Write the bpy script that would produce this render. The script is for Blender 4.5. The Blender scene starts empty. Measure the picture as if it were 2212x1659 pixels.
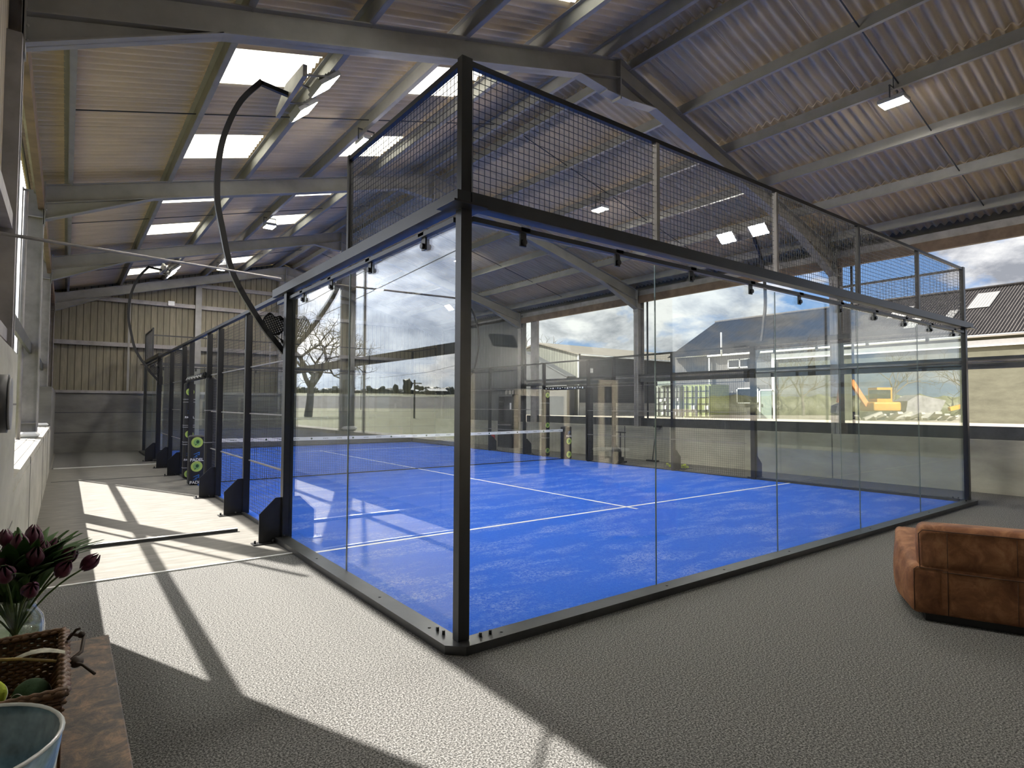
import bpy, math, random
from mathutils import Vector, Matrix, noise
random.seed(7)
PI = math.pi
SC = bpy.context.scene
COL = SC.collection

# ------------------------------------------------------------------ helpers
class MB:
    """collects shapes, builds ONE mesh object"""
    def __init__(s): s.v = []; s.f = []; s.sm = []
    def add(s, vs, fs, smooth=False):
        b = len(s.v); s.v += [tuple(p) for p in vs]
        s.f += [tuple(b + i for i in f) for f in fs]; s.sm += [smooth] * len(fs); return s
    def box(s, a, b):
        x0, y0, z0 = [min(p, q) for p, q in zip(a, b)]; x1, y1, z1 = [max(p, q) for p, q in zip(a, b)]
        return s.add([(x0,y0,z0),(x1,y0,z0),(x1,y1,z0),(x0,y1,z0),(x0,y0,z1),(x1,y0,z1),(x1,y1,z1),(x0,y1,z1)],
                     [(0,3,2,1),(4,5,6,7),(0,1,5,4),(1,2,6,5),(2,3,7,6),(3,0,4,7)])
    def bbox(s, a, b, r=.01):
        """box with chamfered edges"""
        x0, y0, z0 = [min(p, q) for p, q in zip(a, b)]; x1, y1, z1 = [max(p, q) for p, q in zip(a, b)]
        r = min(r, (x1-x0)*.45, (y1-y0)*.45, (z1-z0)*.45)
        P = []
        for z, i in ((z0, r), (z0+r, 0), (z1-r, 0), (z1, r)):
            X0, X1, Y0, Y1 = x0+i, x1-i, y0+i, y1-i; c = r
            P += [(X0+c,Y0,z),(X1-c,Y0,z),(X1,Y0+c,z),(X1,Y1-c,z),(X1-c,Y1,z),(X0+c,Y1,z),(X0,Y1-c,z),(X0,Y0+c,z)]
        F = [tuple(range(7,-1,-1)), tuple(range(24,32))]
        for k in range(3):
            for i in range(8):
                j = (i+1) % 8; F.append((k*8+i, k*8+j, k*8+8+j, k*8+8+i))
        return s.add(P, F)
    def beam(s, p, q, w, h=None, up=(0,0,1)):
        """rectangular bar from p to q"""
        h = w if h is None else h
        p, q = Vector(p), Vector(q); d = (q-p).normalized(); up = Vector(up)
        if abs(d.dot(up)) > .98: up = Vector((0,1,0))
        r = d.cross(up).normalized()*(w/2); u = r.normalized().cross(d).normalized()*(h/2)
        vs = [p-r-u, p+r-u, p+r+u, p-r+u, q-r-u, q+r-u, q+r+u, q-r+u]
        return s.add(vs, [(0,1,2,3),(7,6,5,4),(0,4,5,1),(1,5,6,2),(2,6,7,3),(3,7,4,0)])
    def tube(s, pts, r, n=8, caps=True):
        pts = [Vector(p) for p in pts]; rs = r if isinstance(r, (list, tuple)) else [r]*len(pts)
        T = []
        for i in range(len(pts)):
            a = pts[max(i-1,0)]; b = pts[min(i+1,len(pts)-1)]; T.append((b-a).normalized())
        ref = Vector((0,0,1)) if abs(T[0].z) < .9 else Vector((1,0,0))
        u = T[0].cross(ref).normalized(); P = []
        for i, p in enumerate(pts):
            u = (u - T[i]*u.dot(T[i])); u = u.normalized() if u.length > 1e-6 else T[i].orthogonal().normalized()
            w = T[i].cross(u)
            P += [p + (u*math.cos(2*PI*k/n) + w*math.sin(2*PI*k/n))*rs[i] for k in range(n)]
        F = []
        for i in range(len(pts)-1):
            for k in range(n):
                j = (k+1) % n; F.append((i*n+k, i*n+j, (i+1)*n+j, (i+1)*n+k))
        s.add(P, F, True)
        if caps:
            b = len(s.v) - len(P)
            s.f += [tuple(b+k for k in range(n-1,-1,-1)), tuple(b+(len(pts)-1)*n+k for k in range(n))]; s.sm += [False, False]
        return s
    def prism(s, poly, axis, a, b):
        """polygon (2-D) extruded along axis from a to b; poly lies in the other two axes in order"""
        def P(t, k):
            if axis == 'x': return (k, t[0], t[1])
            if axis == 'y': return (t[0], k, t[1])
            return (t[0], t[1], k)
        n = len(poly); vs = [P(t, a) for t in poly] + [P(t, b) for t in poly]
        return s.add(vs, [tuple(range(n)), tuple(range(2*n-1, n-1, -1))] + [(i, n+i, n+(i+1)%n, (i+1)%n) for i in range(n)])
    def lathe(s, prof, c=(0,0,0), n=24, smooth=True):
        P = []
        for r, z in prof: P += [(c[0]+r*math.cos(2*PI*k/n), c[1]+r*math.sin(2*PI*k/n), c[2]+z) for k in range(n)]
        F = [(i*n+k, i*n+(k+1)%n, (i+1)*n+(k+1)%n, (i+1)*n+k) for i in range(len(prof)-1) for k in range(n)]
        return s.add(P, F, smooth)
    def ball(s, c, r, n=16, sc=(1,1,1)):
        prof = [(math.sin(PI*i/(n//2)), -math.cos(PI*i/(n//2))) for i in range(n//2+1)]
        P = [];
        for a, z in prof: P += [(c[0]+r*sc[0]*max(a,1e-4)*math.cos(2*PI*k/n), c[1]+r*sc[1]*max(a,1e-4)*math.sin(2*PI*k/n), c[2]+r*sc[2]*z) for k in range(n)]
        return s.add(P, [(i*n+k, i*n+(k+1)%n, (i+1)*n+(k+1)%n, (i+1)*n+k) for i in range(len(prof)-1) for k in range(n)], True)
    def quad(s, a, b, c, d): return s.add([a,b,c,d], [(0,1,2,3)])
    def build(s, name, m, parent=None, origin=None, base=True):
        if parent is not None:
            o_ = Vector((0,0,0)); p = parent
            while p is not None: o_ += Vector(p.location); p = p.parent
            off = o_; loc = Vector((0,0,0))
        elif origin is not None: off = Vector(origin); loc = off
        elif base and s.v:
            xs, ys, zs = zip(*s.v); off = Vector(((min(xs)+max(xs))/2, (min(ys)+max(ys))/2, min(zs))); loc = off
        else: off = Vector((0,0,0)); loc = off
        me = bpy.data.meshes.new(name)
        me.from_pydata([(x-off.x, y-off.y, z-off.z) for x, y, z in s.v], [], s.f)
        me.polygons.foreach_set('use_smooth', s.sm); me.update()
        if m is not None: me.materials.append(m)
        o = bpy.data.objects.new(name, me); COL.objects.link(o); o.location = loc
        if parent is not None: o.parent = parent
        return o

def tag(o, label, cat, group=None, kind=None):
    o['label'] = label; o['category'] = cat
    if group: o['group'] = group
    if kind: o['kind'] = kind
    return o
def struct(o): o['kind'] = 'structure'; return o
def thing(name, loc, label, cat, group=None):
    o = bpy.data.objects.new(name, None); o.empty_display_size = .2; COL.objects.link(o); o.location = loc
    return tag(o, label, cat, group)
def kids(o): return [c for c in bpy.data.objects if c.parent == o]
def copy_tree(o, parent=None):
    c = o.copy(); COL.objects.link(c); c.parent = parent
    for ch in kids(o): copy_tree(ch, c)
    return c
def text_mesh(name, txt, size, m, parent, loc, rot, depth=.001, align='CENTER', squash=1):
    cu = bpy.data.curves.new(name, 'FONT'); cu.body = txt; cu.size = size; cu.align_x = align; cu.align_y = 'CENTER'; cu.extrude = depth; cu.offset = size*.018
    t = bpy.data.objects.new(name+'_tmp', cu); COL.objects.link(t)
    dg = bpy.context.evaluated_depsgraph_get(); me = bpy.data.meshes.new_from_object(t.evaluated_get(dg))
    bpy.data.objects.remove(t); bpy.data.curves.remove(cu)
    M = Matrix.Translation(Vector(loc)) @ Matrix([[*r, 0] for r in rot] + [[0,0,0,1]]) @ Matrix.Diagonal((squash,1,1,1))
    me.transform(M); me.materials.clear(); me.materials.append(m)
    o = bpy.data.objects.new(name, me); COL.objects.link(o)
    if parent is not None:
        off = Vector((0,0,0)); p = parent
        while p is not None: off += Vector(p.location); p = p.parent
        me.transform(Matrix.Translation(-off)); o.parent = parent
    return o

# ------------------------------------------------------------------ materials
def newmat(name):
    m = bpy.data.materials.new(name); m.use_nodes = True; nt = m.node_tree; nt.nodes.clear()
    out = nt.nodes.new('ShaderNodeOutputMaterial'); return m, nt, out
def N(nt, t, **kw):
    n = nt.nodes.new(t)
    for k, v in kw.items():
        if k in n.inputs.keys() if isinstance(k, str) else False: n.inputs[k].default_value = v
        else: setattr(n, k, v)
    return n
def ramp(nt, fac, stops):
    r = nt.nodes.new('ShaderNodeValToRGB'); e = r.color_ramp.elements
    e[0].position, e[0].color = stops[0][0], (*stops[0][1], 1); e[1].position, e[1].color = stops[-1][0], (*stops[-1][1], 1)
    for p, c in stops[1:-1]: x = e.new(p); x.color = (*c, 1)
    nt.links.new(fac, r.inputs[0]); return r.outputs[0]
def coords(nt, scale=(1,1,1), rot=(0,0,0)):
    g = nt.nodes.new('ShaderNodeNewGeometry'); mp = nt.nodes.new('ShaderNodeMapping'); mp.inputs['Scale'].default_value = scale; mp.inputs['Rotation'].default_value = rot
    nt.links.new(g.outputs['Position'], mp.inputs[0]); return mp.outputs[0]
def noi(nt, vec, scale, detail=3, rough=.5, dist=0):
    n = nt.nodes.new('ShaderNodeTexNoise'); n.inputs['Scale'].default_value = scale; n.inputs['Detail'].default_value = detail
    n.inputs['Roughness'].default_value = rough; n.inputs['Distortion'].default_value = dist
    nt.links.new(vec, n.inputs['Vector']); return n.outputs['Fac']
def math_(nt, op, a, b=None, clamp=False):
    n = nt.nodes.new('ShaderNodeMath'); n.operation = op; n.use_clamp = clamp
    for i, x in enumerate((a, b)):
        if x is None: continue
        if isinstance(x, (int, float)): n.inputs[i].default_value = x
        else: nt.links.new(x, n.inputs[i])
    return n.outputs[0]
def mixc(nt, f, a, b, mode='MIX'):
    n = nt.nodes.new('ShaderNodeMix'); n.data_type = 'RGBA'; n.blend_type = mode
    for i, x in ((0, f), (6, a), (7, b)):
        if isinstance(x, (int, float)): n.inputs[i].default_value = x
        elif isinstance(x, tuple): n.inputs[i].default_value = (*x, 1)
        else: nt.links.new(x, n.inputs[i])
    return n.outputs[2]
def bsdf(nt, out, color, rough=.6, metal=0, spec=.5, bump=None, bstr=.3, bdist=.01):
    b = nt.nodes.new('ShaderNodeBsdfPrincipled')
    if isinstance(color, tuple): b.inputs['Base Color'].default_value = (*color, 1)
    else: nt.links.new(color, b.inputs['Base Color'])
    if isinstance(rough, (int, float)): b.inputs['Roughness'].default_value = rough
    else: nt.links.new(rough, b.inputs['Roughness'])
    b.inputs['Metallic'].default_value = metal; b.inputs['Specular IOR Level'].default_value = spec
    if bump is not None:
        n = nt.nodes.new('ShaderNodeBump'); n.inputs['Strength'].default_value = bstr; n.inputs['Distance'].default_value = bdist
        nt.links.new(bump, n.inputs['Height']); nt.links.new(n.outputs[0], b.inputs['Normal'])
    nt.links.new(b.outputs[0], out.inputs[0]); return b
def simple(name, c, rough=.6, metal=0, var=.12, scale=6, bump=0, spec=.5):
    m, nt, out = newmat(name); v = coords(nt); f = noi(nt, v, scale, 4, .6)
    a = tuple(max(0, x*(1-var)) for x in c); b = tuple(min(1, x*(1+var)) for x in c)
    bsdf(nt, out, ramp(nt, f, [(.3, a), (.7, b)]), rough, metal, spec, f if bump else None, bump)
    return m
M = {}
M['black'] = simple('black_powder_coat', (.012,.012,.013), .38, 0, .2, 8)
M['kerb'] = simple('black_steel_kerb', (.04,.04,.04), .36, 0, .3, 5)
M['wire'] = simple('dark_wire', (.04,.04,.041), .35)
M['steel'] = simple('galvanised_grey_steel', (.265,.25,.245), .55, .25, .25, 3)
M['rafter'] = simple('painted_grey_steel', (.235,.228,.215), .6, .0, .14, 2.5)
M['darksteel'] = simple('dark_steel', (.05,.053,.057), .5, .2, .3, 4)
M['chrome'] = simple('bright_steel', (.6,.6,.6), .25, 1, .05)
M['white'] = simple('white_paint', (.75,.75,.73), .5, 0, .05)
M['timber'] = simple('brown_timber_board', (.15,.10,.065), .7, 0, .35, 3, .2)
M['paletimber'] = simple('pale_timber', (.74,.66,.52), .6, 0, .12, 4)
M['rubber'] = simple('black_vinyl', (.014,.014,.015), .5, 0, .2)
M['green'] = simple('dark_green_print', (.02,.07,.03), .5)
M['blueprint'] = simple('blue_print', (.03,.16,.5), .5)
M['whiteprint'] = simple('white_print', (.8,.8,.8), .5, 0, .02)
M['greyprint'] = simple('grey_print', (.25,.25,.26), .5, 0, .05)
M['ball'] = simple('yellow_felt', (.55,.65,.06), .9, 0, .15, 60, .3)
M['redpaint'] = simple('red_paint', (.45,.02,.02), .35)

def carpet():
    m, nt, out = newmat('grey_speckled_carpet'); v = coords(nt)
    f = noi(nt, v, 100, 3, .85); g = noi(nt, v, 1.2, 3, .5); h = noi(nt, v, 300, 2, .6)
    c = ramp(nt, f, [(.40,(.022,.022,.021)), (.5,(.10,.098,.094)), (.60,(.30,.292,.28))])
    c = mixc(nt, math_(nt,'MULTIPLY',g,.25), c, (.10,.10,.098))
    bsdf(nt, out, c, .95, 0, .1, h, .12, .001); return m
def paving():
    m, nt, out = newmat('pale_concrete_flooring'); v = coords(nt, (1.2,5,1)); v2 = coords(nt)
    f = noi(nt, v, 2.2, 5, .65); g = noi(nt, v2, 40, 3, .7)
    c = ramp(nt, f, [(.3,(.118,.112,.099)), (.55,(.17,.162,.143)), (.75,(.25,.238,.208))])
    c = mixc(nt, math_(nt,'MULTIPLY',g,.25), c, (.2,.19,.17))
    bsdf(nt, out, c, .85, 0, .2, g, .25, .004); return m
def turf():
    m, nt, out = newmat('blue_court_turf'); v = coords(nt); v2 = coords(nt, (1,2.6,1), (0,0,.5))
    f = noi(nt, v2, 1.0, 5, .6, .4); g = noi(nt, v, 34, 4, .72, 1.2); h = noi(nt, v, 160, 3, .8)
    # sand: concentrated in drifts along the glass and patches
    s = math_(nt, 'MULTIPLY', ramp(nt, f, [(.46,(0,0,0)), (.68,(1,1,1))]), ramp(nt, g, [(.44,(0,0,0)), (.68,(1,1,1))]), True)
    base = ramp(nt, h, [(.3,(.006,.068,.44)), (.7,(.014,.125,.66))])
    base = mixc(nt, math_(nt,'MULTIPLY',ramp(nt, g, [(.42,(0,0,0)),(.7,(1,1,1))]), .22), base, (.13,.27,.74))
    c = mixc(nt, math_(nt,'MULTIPLY',s,.62), base, (.52,.56,.68))
    bsdf(nt, out, c, .85, 0, .15, h, .4, .004); return m
def corrug(name, c, var=.2):
    m, nt, out = newmat(name); v = coords(nt, (.6,5,.6)); v2 = coords(nt); f = noi(nt, v, 1.6, 5, .6); g = noi(nt, v2, 22, 4, .7)
    a = tuple(x*(1-var) for x in c); b = tuple(x*(1+var) for x in c)
    k = ramp(nt, f, [(.3,a),(.7,b)]); k = mixc(nt, math_(nt,'MULTIPLY',g,.22), k, tuple(x*.45 for x in c))
    bsdf(nt, out, k, .9, 0, .15, g, .2, .003); return m
def concrete(name, c, vert=False):
    m, nt, out = newmat(name); v = coords(nt); v2 = coords(nt, (1,1,3) if not vert else (3,3,.5))
    f = noi(nt, v2, .8, 6, .6, .3); g = noi(nt, v, 14, 5, .7)
    k = ramp(nt, f, [(.3,tuple(x*.72 for x in c)),(.65,tuple(x*1.12 for x in c))]); k = mixc(nt, math_(nt,'MULTIPLY',g,.3), k, tuple(x*.55 for x in c))
    bsdf(nt, out, k, .88, 0, .2, g, .25, .006); return m
def boards(name, c, axis, pitch, dark=.35):
    """vertical timber cladding: gaps at each pitch along the axis"""
    m, nt, out = newmat(name); g_ = nt.nodes.new('ShaderNodeNewGeometry'); sp = nt.nodes.new('ShaderNodeSeparateXYZ'); nt.links.new(g_.outputs['Position'], sp.inputs[0])
    t = math_(nt,'DIVIDE',sp.outputs[axis],pitch); cell = math_(nt,'FLOOR',t); fr = math_(nt,'FRACT',t)
    wn = nt.nodes.new('ShaderNodeTexWhiteNoise'); wn.noise_dimensions='1D'; nt.links.new(cell, wn.inputs['W'])
    gap = math_(nt,'LESS_THAN',fr,.13)
    v = coords(nt, (6,6,.7)); f = noi(nt, v, 3, 4, .6)
    k = ramp(nt, f, [(.3,tuple(x*.75 for x in c)),(.7,tuple(x*1.15 for x in c))])
    k = mixc(nt, math_(nt,'MULTIPLY',wn.outputs['Value'],.45), k, tuple(x*.7 for x in c))
    k = mixc(nt, gap, k, tuple(x*dark for x in c))
    bsdf(nt, out, k, .85, 0, .2, f, .2, .004); return m
def leather():
    m, nt, out = newmat('tan_brown_suede_leather'); v = coords(nt); f = noi(nt, v, 7, 6, .65, .6); g = noi(nt, v, 90, 4, .7)
    k = ramp(nt, f, [(.3,(.12,.045,.02)),(.5,(.23,.095,.042)),(.72,(.40,.19,.09))])
    k = mixc(nt, math_(nt,'MULTIPLY',g,.25), k, (.09,.035,.016))
    bsdf(nt, out, k, .7, 0, .3, f, .25, .01); return m
def glass_thin(name, tint):
    m, nt, out = newmat(name)
    g = nt.nodes.new('ShaderNodeNewGeometry')
    ior = math_(nt, 'ADD', math_(nt,'MULTIPLY', g.outputs['Backfacing'], 1/1.56-1.56), 1.56)
    fr = nt.nodes.new('ShaderNodeFresnel'); nt.links.new(ior, fr.inputs['IOR'])
    tr = nt.nodes.new('ShaderNodeBsdfTransparent'); tr.inputs[0].default_value = (*tint, 1)
    gl = nt.nodes.new('ShaderNodeBsdfGlossy'); gl.inputs['Roughness'].default_value = 0; gl.inputs['Color'].default_value = (1,1,1,1)
    mx = nt.nodes.new('ShaderNodeMixShader'); nt.links.new(fr.outputs[0], mx.inputs[0]); nt.links.new(tr.outputs[0], mx.inputs[1]); nt.links.new(gl.outputs[0], mx.inputs[2])
    nt.links.new(mx.outputs[0], out.inputs[0]); return m
def translucent(name, c):
    m, nt, out = newmat(name); v = coords(nt, (1,8,1)); f = noi(nt, v, 2, 3, .5)
    k = ramp(nt, f, [(.3,tuple(x*.9 for x in c)),(.7,c)])
    t = nt.nodes.new('ShaderNodeBsdfTranslucent'); nt.links.new(k, t.inputs[0]); d = nt.nodes.new('ShaderNodeBsdfDiffuse'); nt.links.new(k, d.inputs[0])
    mx = nt.nodes.new('ShaderNodeMixShader'); mx.inputs[0].default_value = .25; nt.links.new(t.outputs[0], mx.inputs[1]); nt.links.new(d.outputs[0], mx.inputs[2])
    nt.links.new(mx.outputs[0], out.inputs[0]); return m
def emit(name, c, s):
    m, nt, out = newmat(name); e = nt.nodes.new('ShaderNodeEmission'); e.inputs[0].default_value = (*c,1); e.inputs[1].default_value = s; nt.links.new(e.outputs[0], out.inputs[0]); return m
def foliage(name, c, var=.4, scale=8):
    return simple(name, c, .6, 0, var, scale)
M['carpet'] = carpet(); M['paving'] = paving(); M['turf'] = turf()
M['roof'] = corrug('fibre_cement_sheet', (.58,.475,.33), .14)
M['barnroof'] = corrug('brown_grey_corrugated_roof', (.068,.061,.056), .25)
M['palroof'] = corrug('pale_lichen_roof', (.18,.16,.13), .2)
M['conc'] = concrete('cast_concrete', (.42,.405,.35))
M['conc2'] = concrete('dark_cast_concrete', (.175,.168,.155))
M['brightconc'] = concrete('sill_concrete', (.42,.40,.35))
M['gableboards'] = boards('gable_boards', (.235,.212,.155), 0, .195)
M['sideboards'] = boards('side_boards', (.42,.36,.27), 1, .16)
M['greyclad'] = boards('grey_metal_cladding', (.12,.125,.125), 1, .2, .7)
M['leather'] = leather()
M['glass'] = glass_thin('toughened_glass', (.945,.972,.955))
M['clearglass'] = glass_thin('clear_glass', (.95,.98,.96))
M['skylight'] = translucent('translucent_rooflight', (.86,.86,.74))
M['lamp'] = emit('lit_led_panel', (1,.95,.87), 230)
M['lampbig'] = emit('lit_floodlight_panel', (1,.94,.85), 115)
M['grass'] = simple('meadow_grass', (.112,.115,.045), .95, 0, .25, .15)
M['yard'] = simple('pale_gravel_yard', (.33,.28,.215), .95, 0, .12, .8)
M['plough'] = simple('ploughed_hillside', (.03,.026,.02), .95, 0, .3, .05)
M['bark'] = simple('grey_bark', (.13,.11,.09), .9, 0, .3, 3)
M['leafgreen'] = foliage('evergreen_mass', (.045,.055,.035))
M['hedge'] = foliage('winter_hedge', (.11,.11,.055))
M['olive'] = concrete('olive_grey_sheeting', (.145,.14,.10))
M['lightclad'] = boards('pale_grey_cladding', (.15,.14,.135), 1, .22, .6)
M['darkclad'] = simple('dark_grey_cladding', (.05,.052,.053), .7, 0, .15, 1)
M['paleclad'] = boards('pale_gable_cladding', (.55,.55,.47), 0, .5, .5)
M['yellow'] = simple('digger_yellow', (.5,.26,.03), .45, 0, .15, 2)
M['orange'] = simple('faded_orange_paint', (.62,.26,.08), .6, 0, .2, 2)
M['contgreen'] = simple('green_container_paint', (.24,.27,.12), .5, 0, .15, 3)
M['contgrey'] = simple('grey_green_container_paint', (.27,.29,.24), .5, 0, .15, 3)
M['paledoor'] = simple('pale_green_door_paint', (.22,.26,.235), .5, 0, .05)
M['darkwin'] = simple('dark_window_glass', (.02,.022,.025), .1, 0, .1, 2)
M['rooflit'] = simple('plastic_rooflight_sheet', (.2,.195,.18), .5, 0, .08, 2)

def rusty():
    m, nt, out = newmat('mottled_rust_brown_top'); v = coords(nt); a = noi(nt, v, 16, 8, .8, .5); b = noi(nt, v, 110, 5, .8)
    c = ramp(nt, a, [(.40,(.04,.034,.03)), (.48,(.10,.07,.052)), (.54,(.17,.105,.065)), (.62,(.30,.18,.10))])
    c = mixc(nt, math_(nt,'MULTIPLY',b,.4), c, (.04,.034,.03)); bsdf(nt, out, c, .5, 0, .4, b, .2, .003); return m
M['lampfill'] = emit('added_fill_lamp_panel', (1,.93,.8), 420)  # glowing panel of the fill lamps added behind the viewer
M['beam'] = simple('dark_beam_coat', (.022,.024,.028), .4)
M['glassedge'] = simple('polished_glass_edge', (.16,.20,.18), .3)
M['darkleather'] = simple('dark_seam_leather', (.05,.02,.01), .8)
M['rust'] = rusty()
M['wicker'] = simple('brown_wicker', (.11,.052,.02), .5, 0, .5, 40, .4)
M['stem'] = simple('tulip_stem_green', (.10,.17,.04), .5); M['leaf'] = simple('tulip_leaf_green', (.055,.12,.03), .5, 0, .3, 30)
M['tulip'] = simple('dark_purple_petal', (.095,.016,.042), .45, 0, .35, 60)
M['water'] = glass_thin('jar_water', (.9,.95,.88))
M['darkball'] = simple('dark_green_felt', (.05,.10,.045), .9, 0, .2, 60, .3)
M['darkwood'] = simple('dark_twig', (.035,.02,.012), .7); M['paper'] = simple('pale_papery_leaf', (.45,.44,.36), .8, 0, .3, 60); M['straw'] = simple('straw', (.5,.36,.13), .7)
M['glaze'] = simple('blue_grey_glaze', (.22,.33,.39), .12, 0, .6, 12, 0, .8); M['paleglaze'] = simple('pale_glaze_rim', (.5,.52,.5), .2)
M['palevert'] = boards('pale_vertical_cladding', (.18,.18,.15), 1, .35, .5)

# ------------------------------------------------------------------ camera
CP = Vector((-2.14789, -3.41268, 1.60966)); yaw, pit, roll, FPX = .645602856, .0366838, .00393546, 1279.05264
f = Vector((math.sin(yaw)*math.cos(pit), math.cos(yaw)*math.cos(pit), math.sin(pit)))
r0 = Vector((math.cos(yaw), -math.sin(yaw), 0)); u0 = r0.cross(f)
rr = r0*math.cos(roll) + u0*math.sin(roll); uu = -r0*math.sin(roll) + u0*math.cos(roll)
cam = bpy.data.cameras.new('camera'); co = bpy.data.objects.new('camera', cam); COL.objects.link(co)
co.matrix_world = Matrix(((rr.x,uu.x,-f.x,CP.x),(rr.y,uu.y,-f.y,CP.y),(rr.z,uu.z,-f.z,CP.z),(0,0,0,1)))
cam.sensor_fit = 'HORIZONTAL'; cam.sensor_width = 36; cam.lens = FPX/2212*36; cam.clip_start = .05; cam.clip_end = 2000
SC.camera = co

# ------------------------------------------------------------------ world and sun
SUN = Vector((-.5, 1.20, 1.0)).normalized()       # towards the sun
w = bpy.data.worlds.new('sky'); SC.world = w; w.use_nodes = True; nt = w.node_tree; nt.nodes.clear()
out = nt.nodes.new('ShaderNodeOutputWorld'); bg = nt.nodes.new('ShaderNodeBackground'); nt.links.new(bg.outputs[0], out.inputs[0])
tc = nt.nodes.new('ShaderNodeTexCoord'); sp = nt.nodes.new('ShaderNodeSeparateXYZ'); nt.links.new(tc.outputs['Generated'], sp.inputs[0])
zc = math_(nt, 'MAXIMUM', sp.outputs[2], 0.0)
grad = ramp(nt, zc, [(0.0,(.50,.66,.86)), (.18,(.22,.42,.80)), (.6,(.09,.22,.60))])
zz = math_(nt, 'ADD', zc, .75); cx = math_(nt,'DIVIDE',sp.outputs[0],zz); cy = math_(nt,'DIVIDE',sp.outputs[1],zz)
cb = nt.nodes.new('ShaderNodeCombineXYZ'); nt.links.new(cx, cb.inputs[0]); nt.links.new(cy, cb.inputs[1]); nt.links.new(math_(nt,'MULTIPLY',zc,2.0), cb.inputs[2])
n1 = noi(nt, cb.outputs[0], 4.3, 9, .55, .15)
n2 = noi(nt, cb.outputs[0], 7.5, 8, .62, .2)
cl = ramp(nt, n1, [(.465,(0,0,0)), (.54,(1,1,1))])
ccol = ramp(nt, n2, [(.34,(.38,.40,.45)), (.48,(.80,.81,.84)), (.60,(1.15,1.14,1.12))])
dot = nt.nodes.new('ShaderNodeVectorMath'); dot.operation = 'DOT_PRODUCT'; nt.links.new(tc.outputs['Generated'], dot.inputs[0]); dot.inputs[1].default_value = SUN
dd = math_(nt,'MAXIMUM',dot.outputs['Value'],0.0)
glow = math_(nt,'MULTIPLY',math_(nt,'POWER',dd,5.0),1.1)
skyc = mixc(nt, cl, grad, ccol)
skyc = mixc(nt, math_(nt,'MULTIPLY',math_(nt,'POWER',dd,2.0),.95,True), skyc, mixc(nt, n2, (.30,.31,.34), (.95,.94,.92)))
skyc = mixc(nt, math_(nt,'POWER',dd,3.0), skyc, mixc(nt, 1.0, skyc, ccol, 'MULTIPLY'))
nt.links.new(skyc, bg.inputs[0]); nt.links.new(math_(nt,'ADD',math_(nt,'MULTIPLY',glow,2.9),.39), bg.inputs[1])
sl = bpy.data.lights.new('sun', 'SUN'); sl.energy = 7.6; sl.angle = math.radians(.55); sl.color = (1,.955,.88)
so = bpy.data.objects.new('sun', sl); COL.objects.link(so); so.location = (-20,40,40); so.rotation_euler = SUN.to_track_quat('Z','Y').to_euler()

SC.view_settings.view_transform = 'Standard'; SC.view_settings.look = 'None'; SC.view_settings.gamma = 1; SC.view_settings.exposure = 1.35
cy_ = SC.cycles; cy_.transparent_max_bounces = 40; cy_.max_bounces = 9; cy_.diffuse_bounces = 4; cy_.adaptive_threshold = .035; cy_.glossy_bounces = 5; cy_.transmission_bounces = 6
cy_.use_denoising = True; cy_.sample_clamp_indirect = 6; cy_.use_light_tree = True; cy_.caustics_reflective = False

# ------------------------------------------------------------------ barn shell
AX = 4.65                      # ridge x
XL, XR, YF, YB = -2.42, 11.75, 21.0, -7.5
def roofz(x): return 7.28 - .265*abs(x-AX)
def raftz(x): return 7.05 - .265*abs(x-AX)
m = MB().box((-2.9,-9.5,-.2),(12.4,3.18,0)); fl = struct(m.build('floor', M['carpet']))
m = MB().box((-2.9,3.18,-.2),(12.4,22,0)); struct(m.build('floor', M['paving']))
# left wall
lw = MB().box((-2.80,1.9,0),(XL,14.5,1.0)).box((-2.80,1.9,1.0),(XL-.008,14.5,1.08)); lwo = struct(lw.build('wall_left', M['conc']))
jt = MB()
for y in (4.4, 8.75, 11.9): jt.box((XL-.002,y-.006,0),(XL+.003,y+.006,1.07))
jt.build('joint', M['darksteel'], lwo)
sg = MB()
for x in (-2.50,-2.60,-2.70): sg.box((x-.012,2.95,1.078),(x+.012,14.45,1.084))
sg.build('sill_groove', M['conc2'], lwo)
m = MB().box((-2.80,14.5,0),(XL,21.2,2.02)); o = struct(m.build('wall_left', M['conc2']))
m = MB().box((-2.85,14.6,2.02),(-2.72,21.2,5.2)); struct(m.build('wall_left', M['sideboards']))
m = MB().box((-2.80,-9.4,0),(XL,1.9,1.95)).box((-2.80,1.9,1.08),(-2.5,2.9,1.95)); o = struct(m.build('wall_left', M['conc']))
MB().box((XL-.002,-9.4,1.60),(XL+.002,1.9,1.612)).box((XL-.002,-9.4,.8),(XL+.002,1.9,.812)).build('joint', M['conc2'], o)
m = MB().box((-2.80,-9.4,1.95),(-2.60,2.86,5.0)); o = struct(m.build('wall_left', M['sideboards']))
MB().box((-2.6,2.70,1.95),(-2.50,2.88,4.6)).box((-2.6,-9.4,3.0),(-2.52,2.72,3.12)).box((-2.6,-9.4,2.1),(-2.53,2.72,2.2)).build('batten', M['steel'], o)
# right wall
m = MB().box((XR,-9.4,0),(12.15,21.2,1.0)); rw = struct(m.build('wall_right', M['conc']))
jt = MB()
for y in (-4.2,2.97,9.2,14.6): jt.box((XR-.004,y-.012,0),(XR+.001,y+.012,1.0))
jt.build('joint', M['darksteel'], rw)
m = MB().box((11.98,-9.4,1.0),(12.06,14.4,1.25)); struct(m.build('trim_1', M['darksteel']))
m = MB().box((11.86,14.5,1.0),(11.98,21.2,5.1)); struct(m.build('wall_right', M['greyclad']))
m = MB().box((11.80,14.5,3.0),(11.86,21.2,3.14)).box((11.80,14.5,2.2),(11.86,21.2,2.32)); struct(m.build('trim_2', M['darksteel']))
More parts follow.
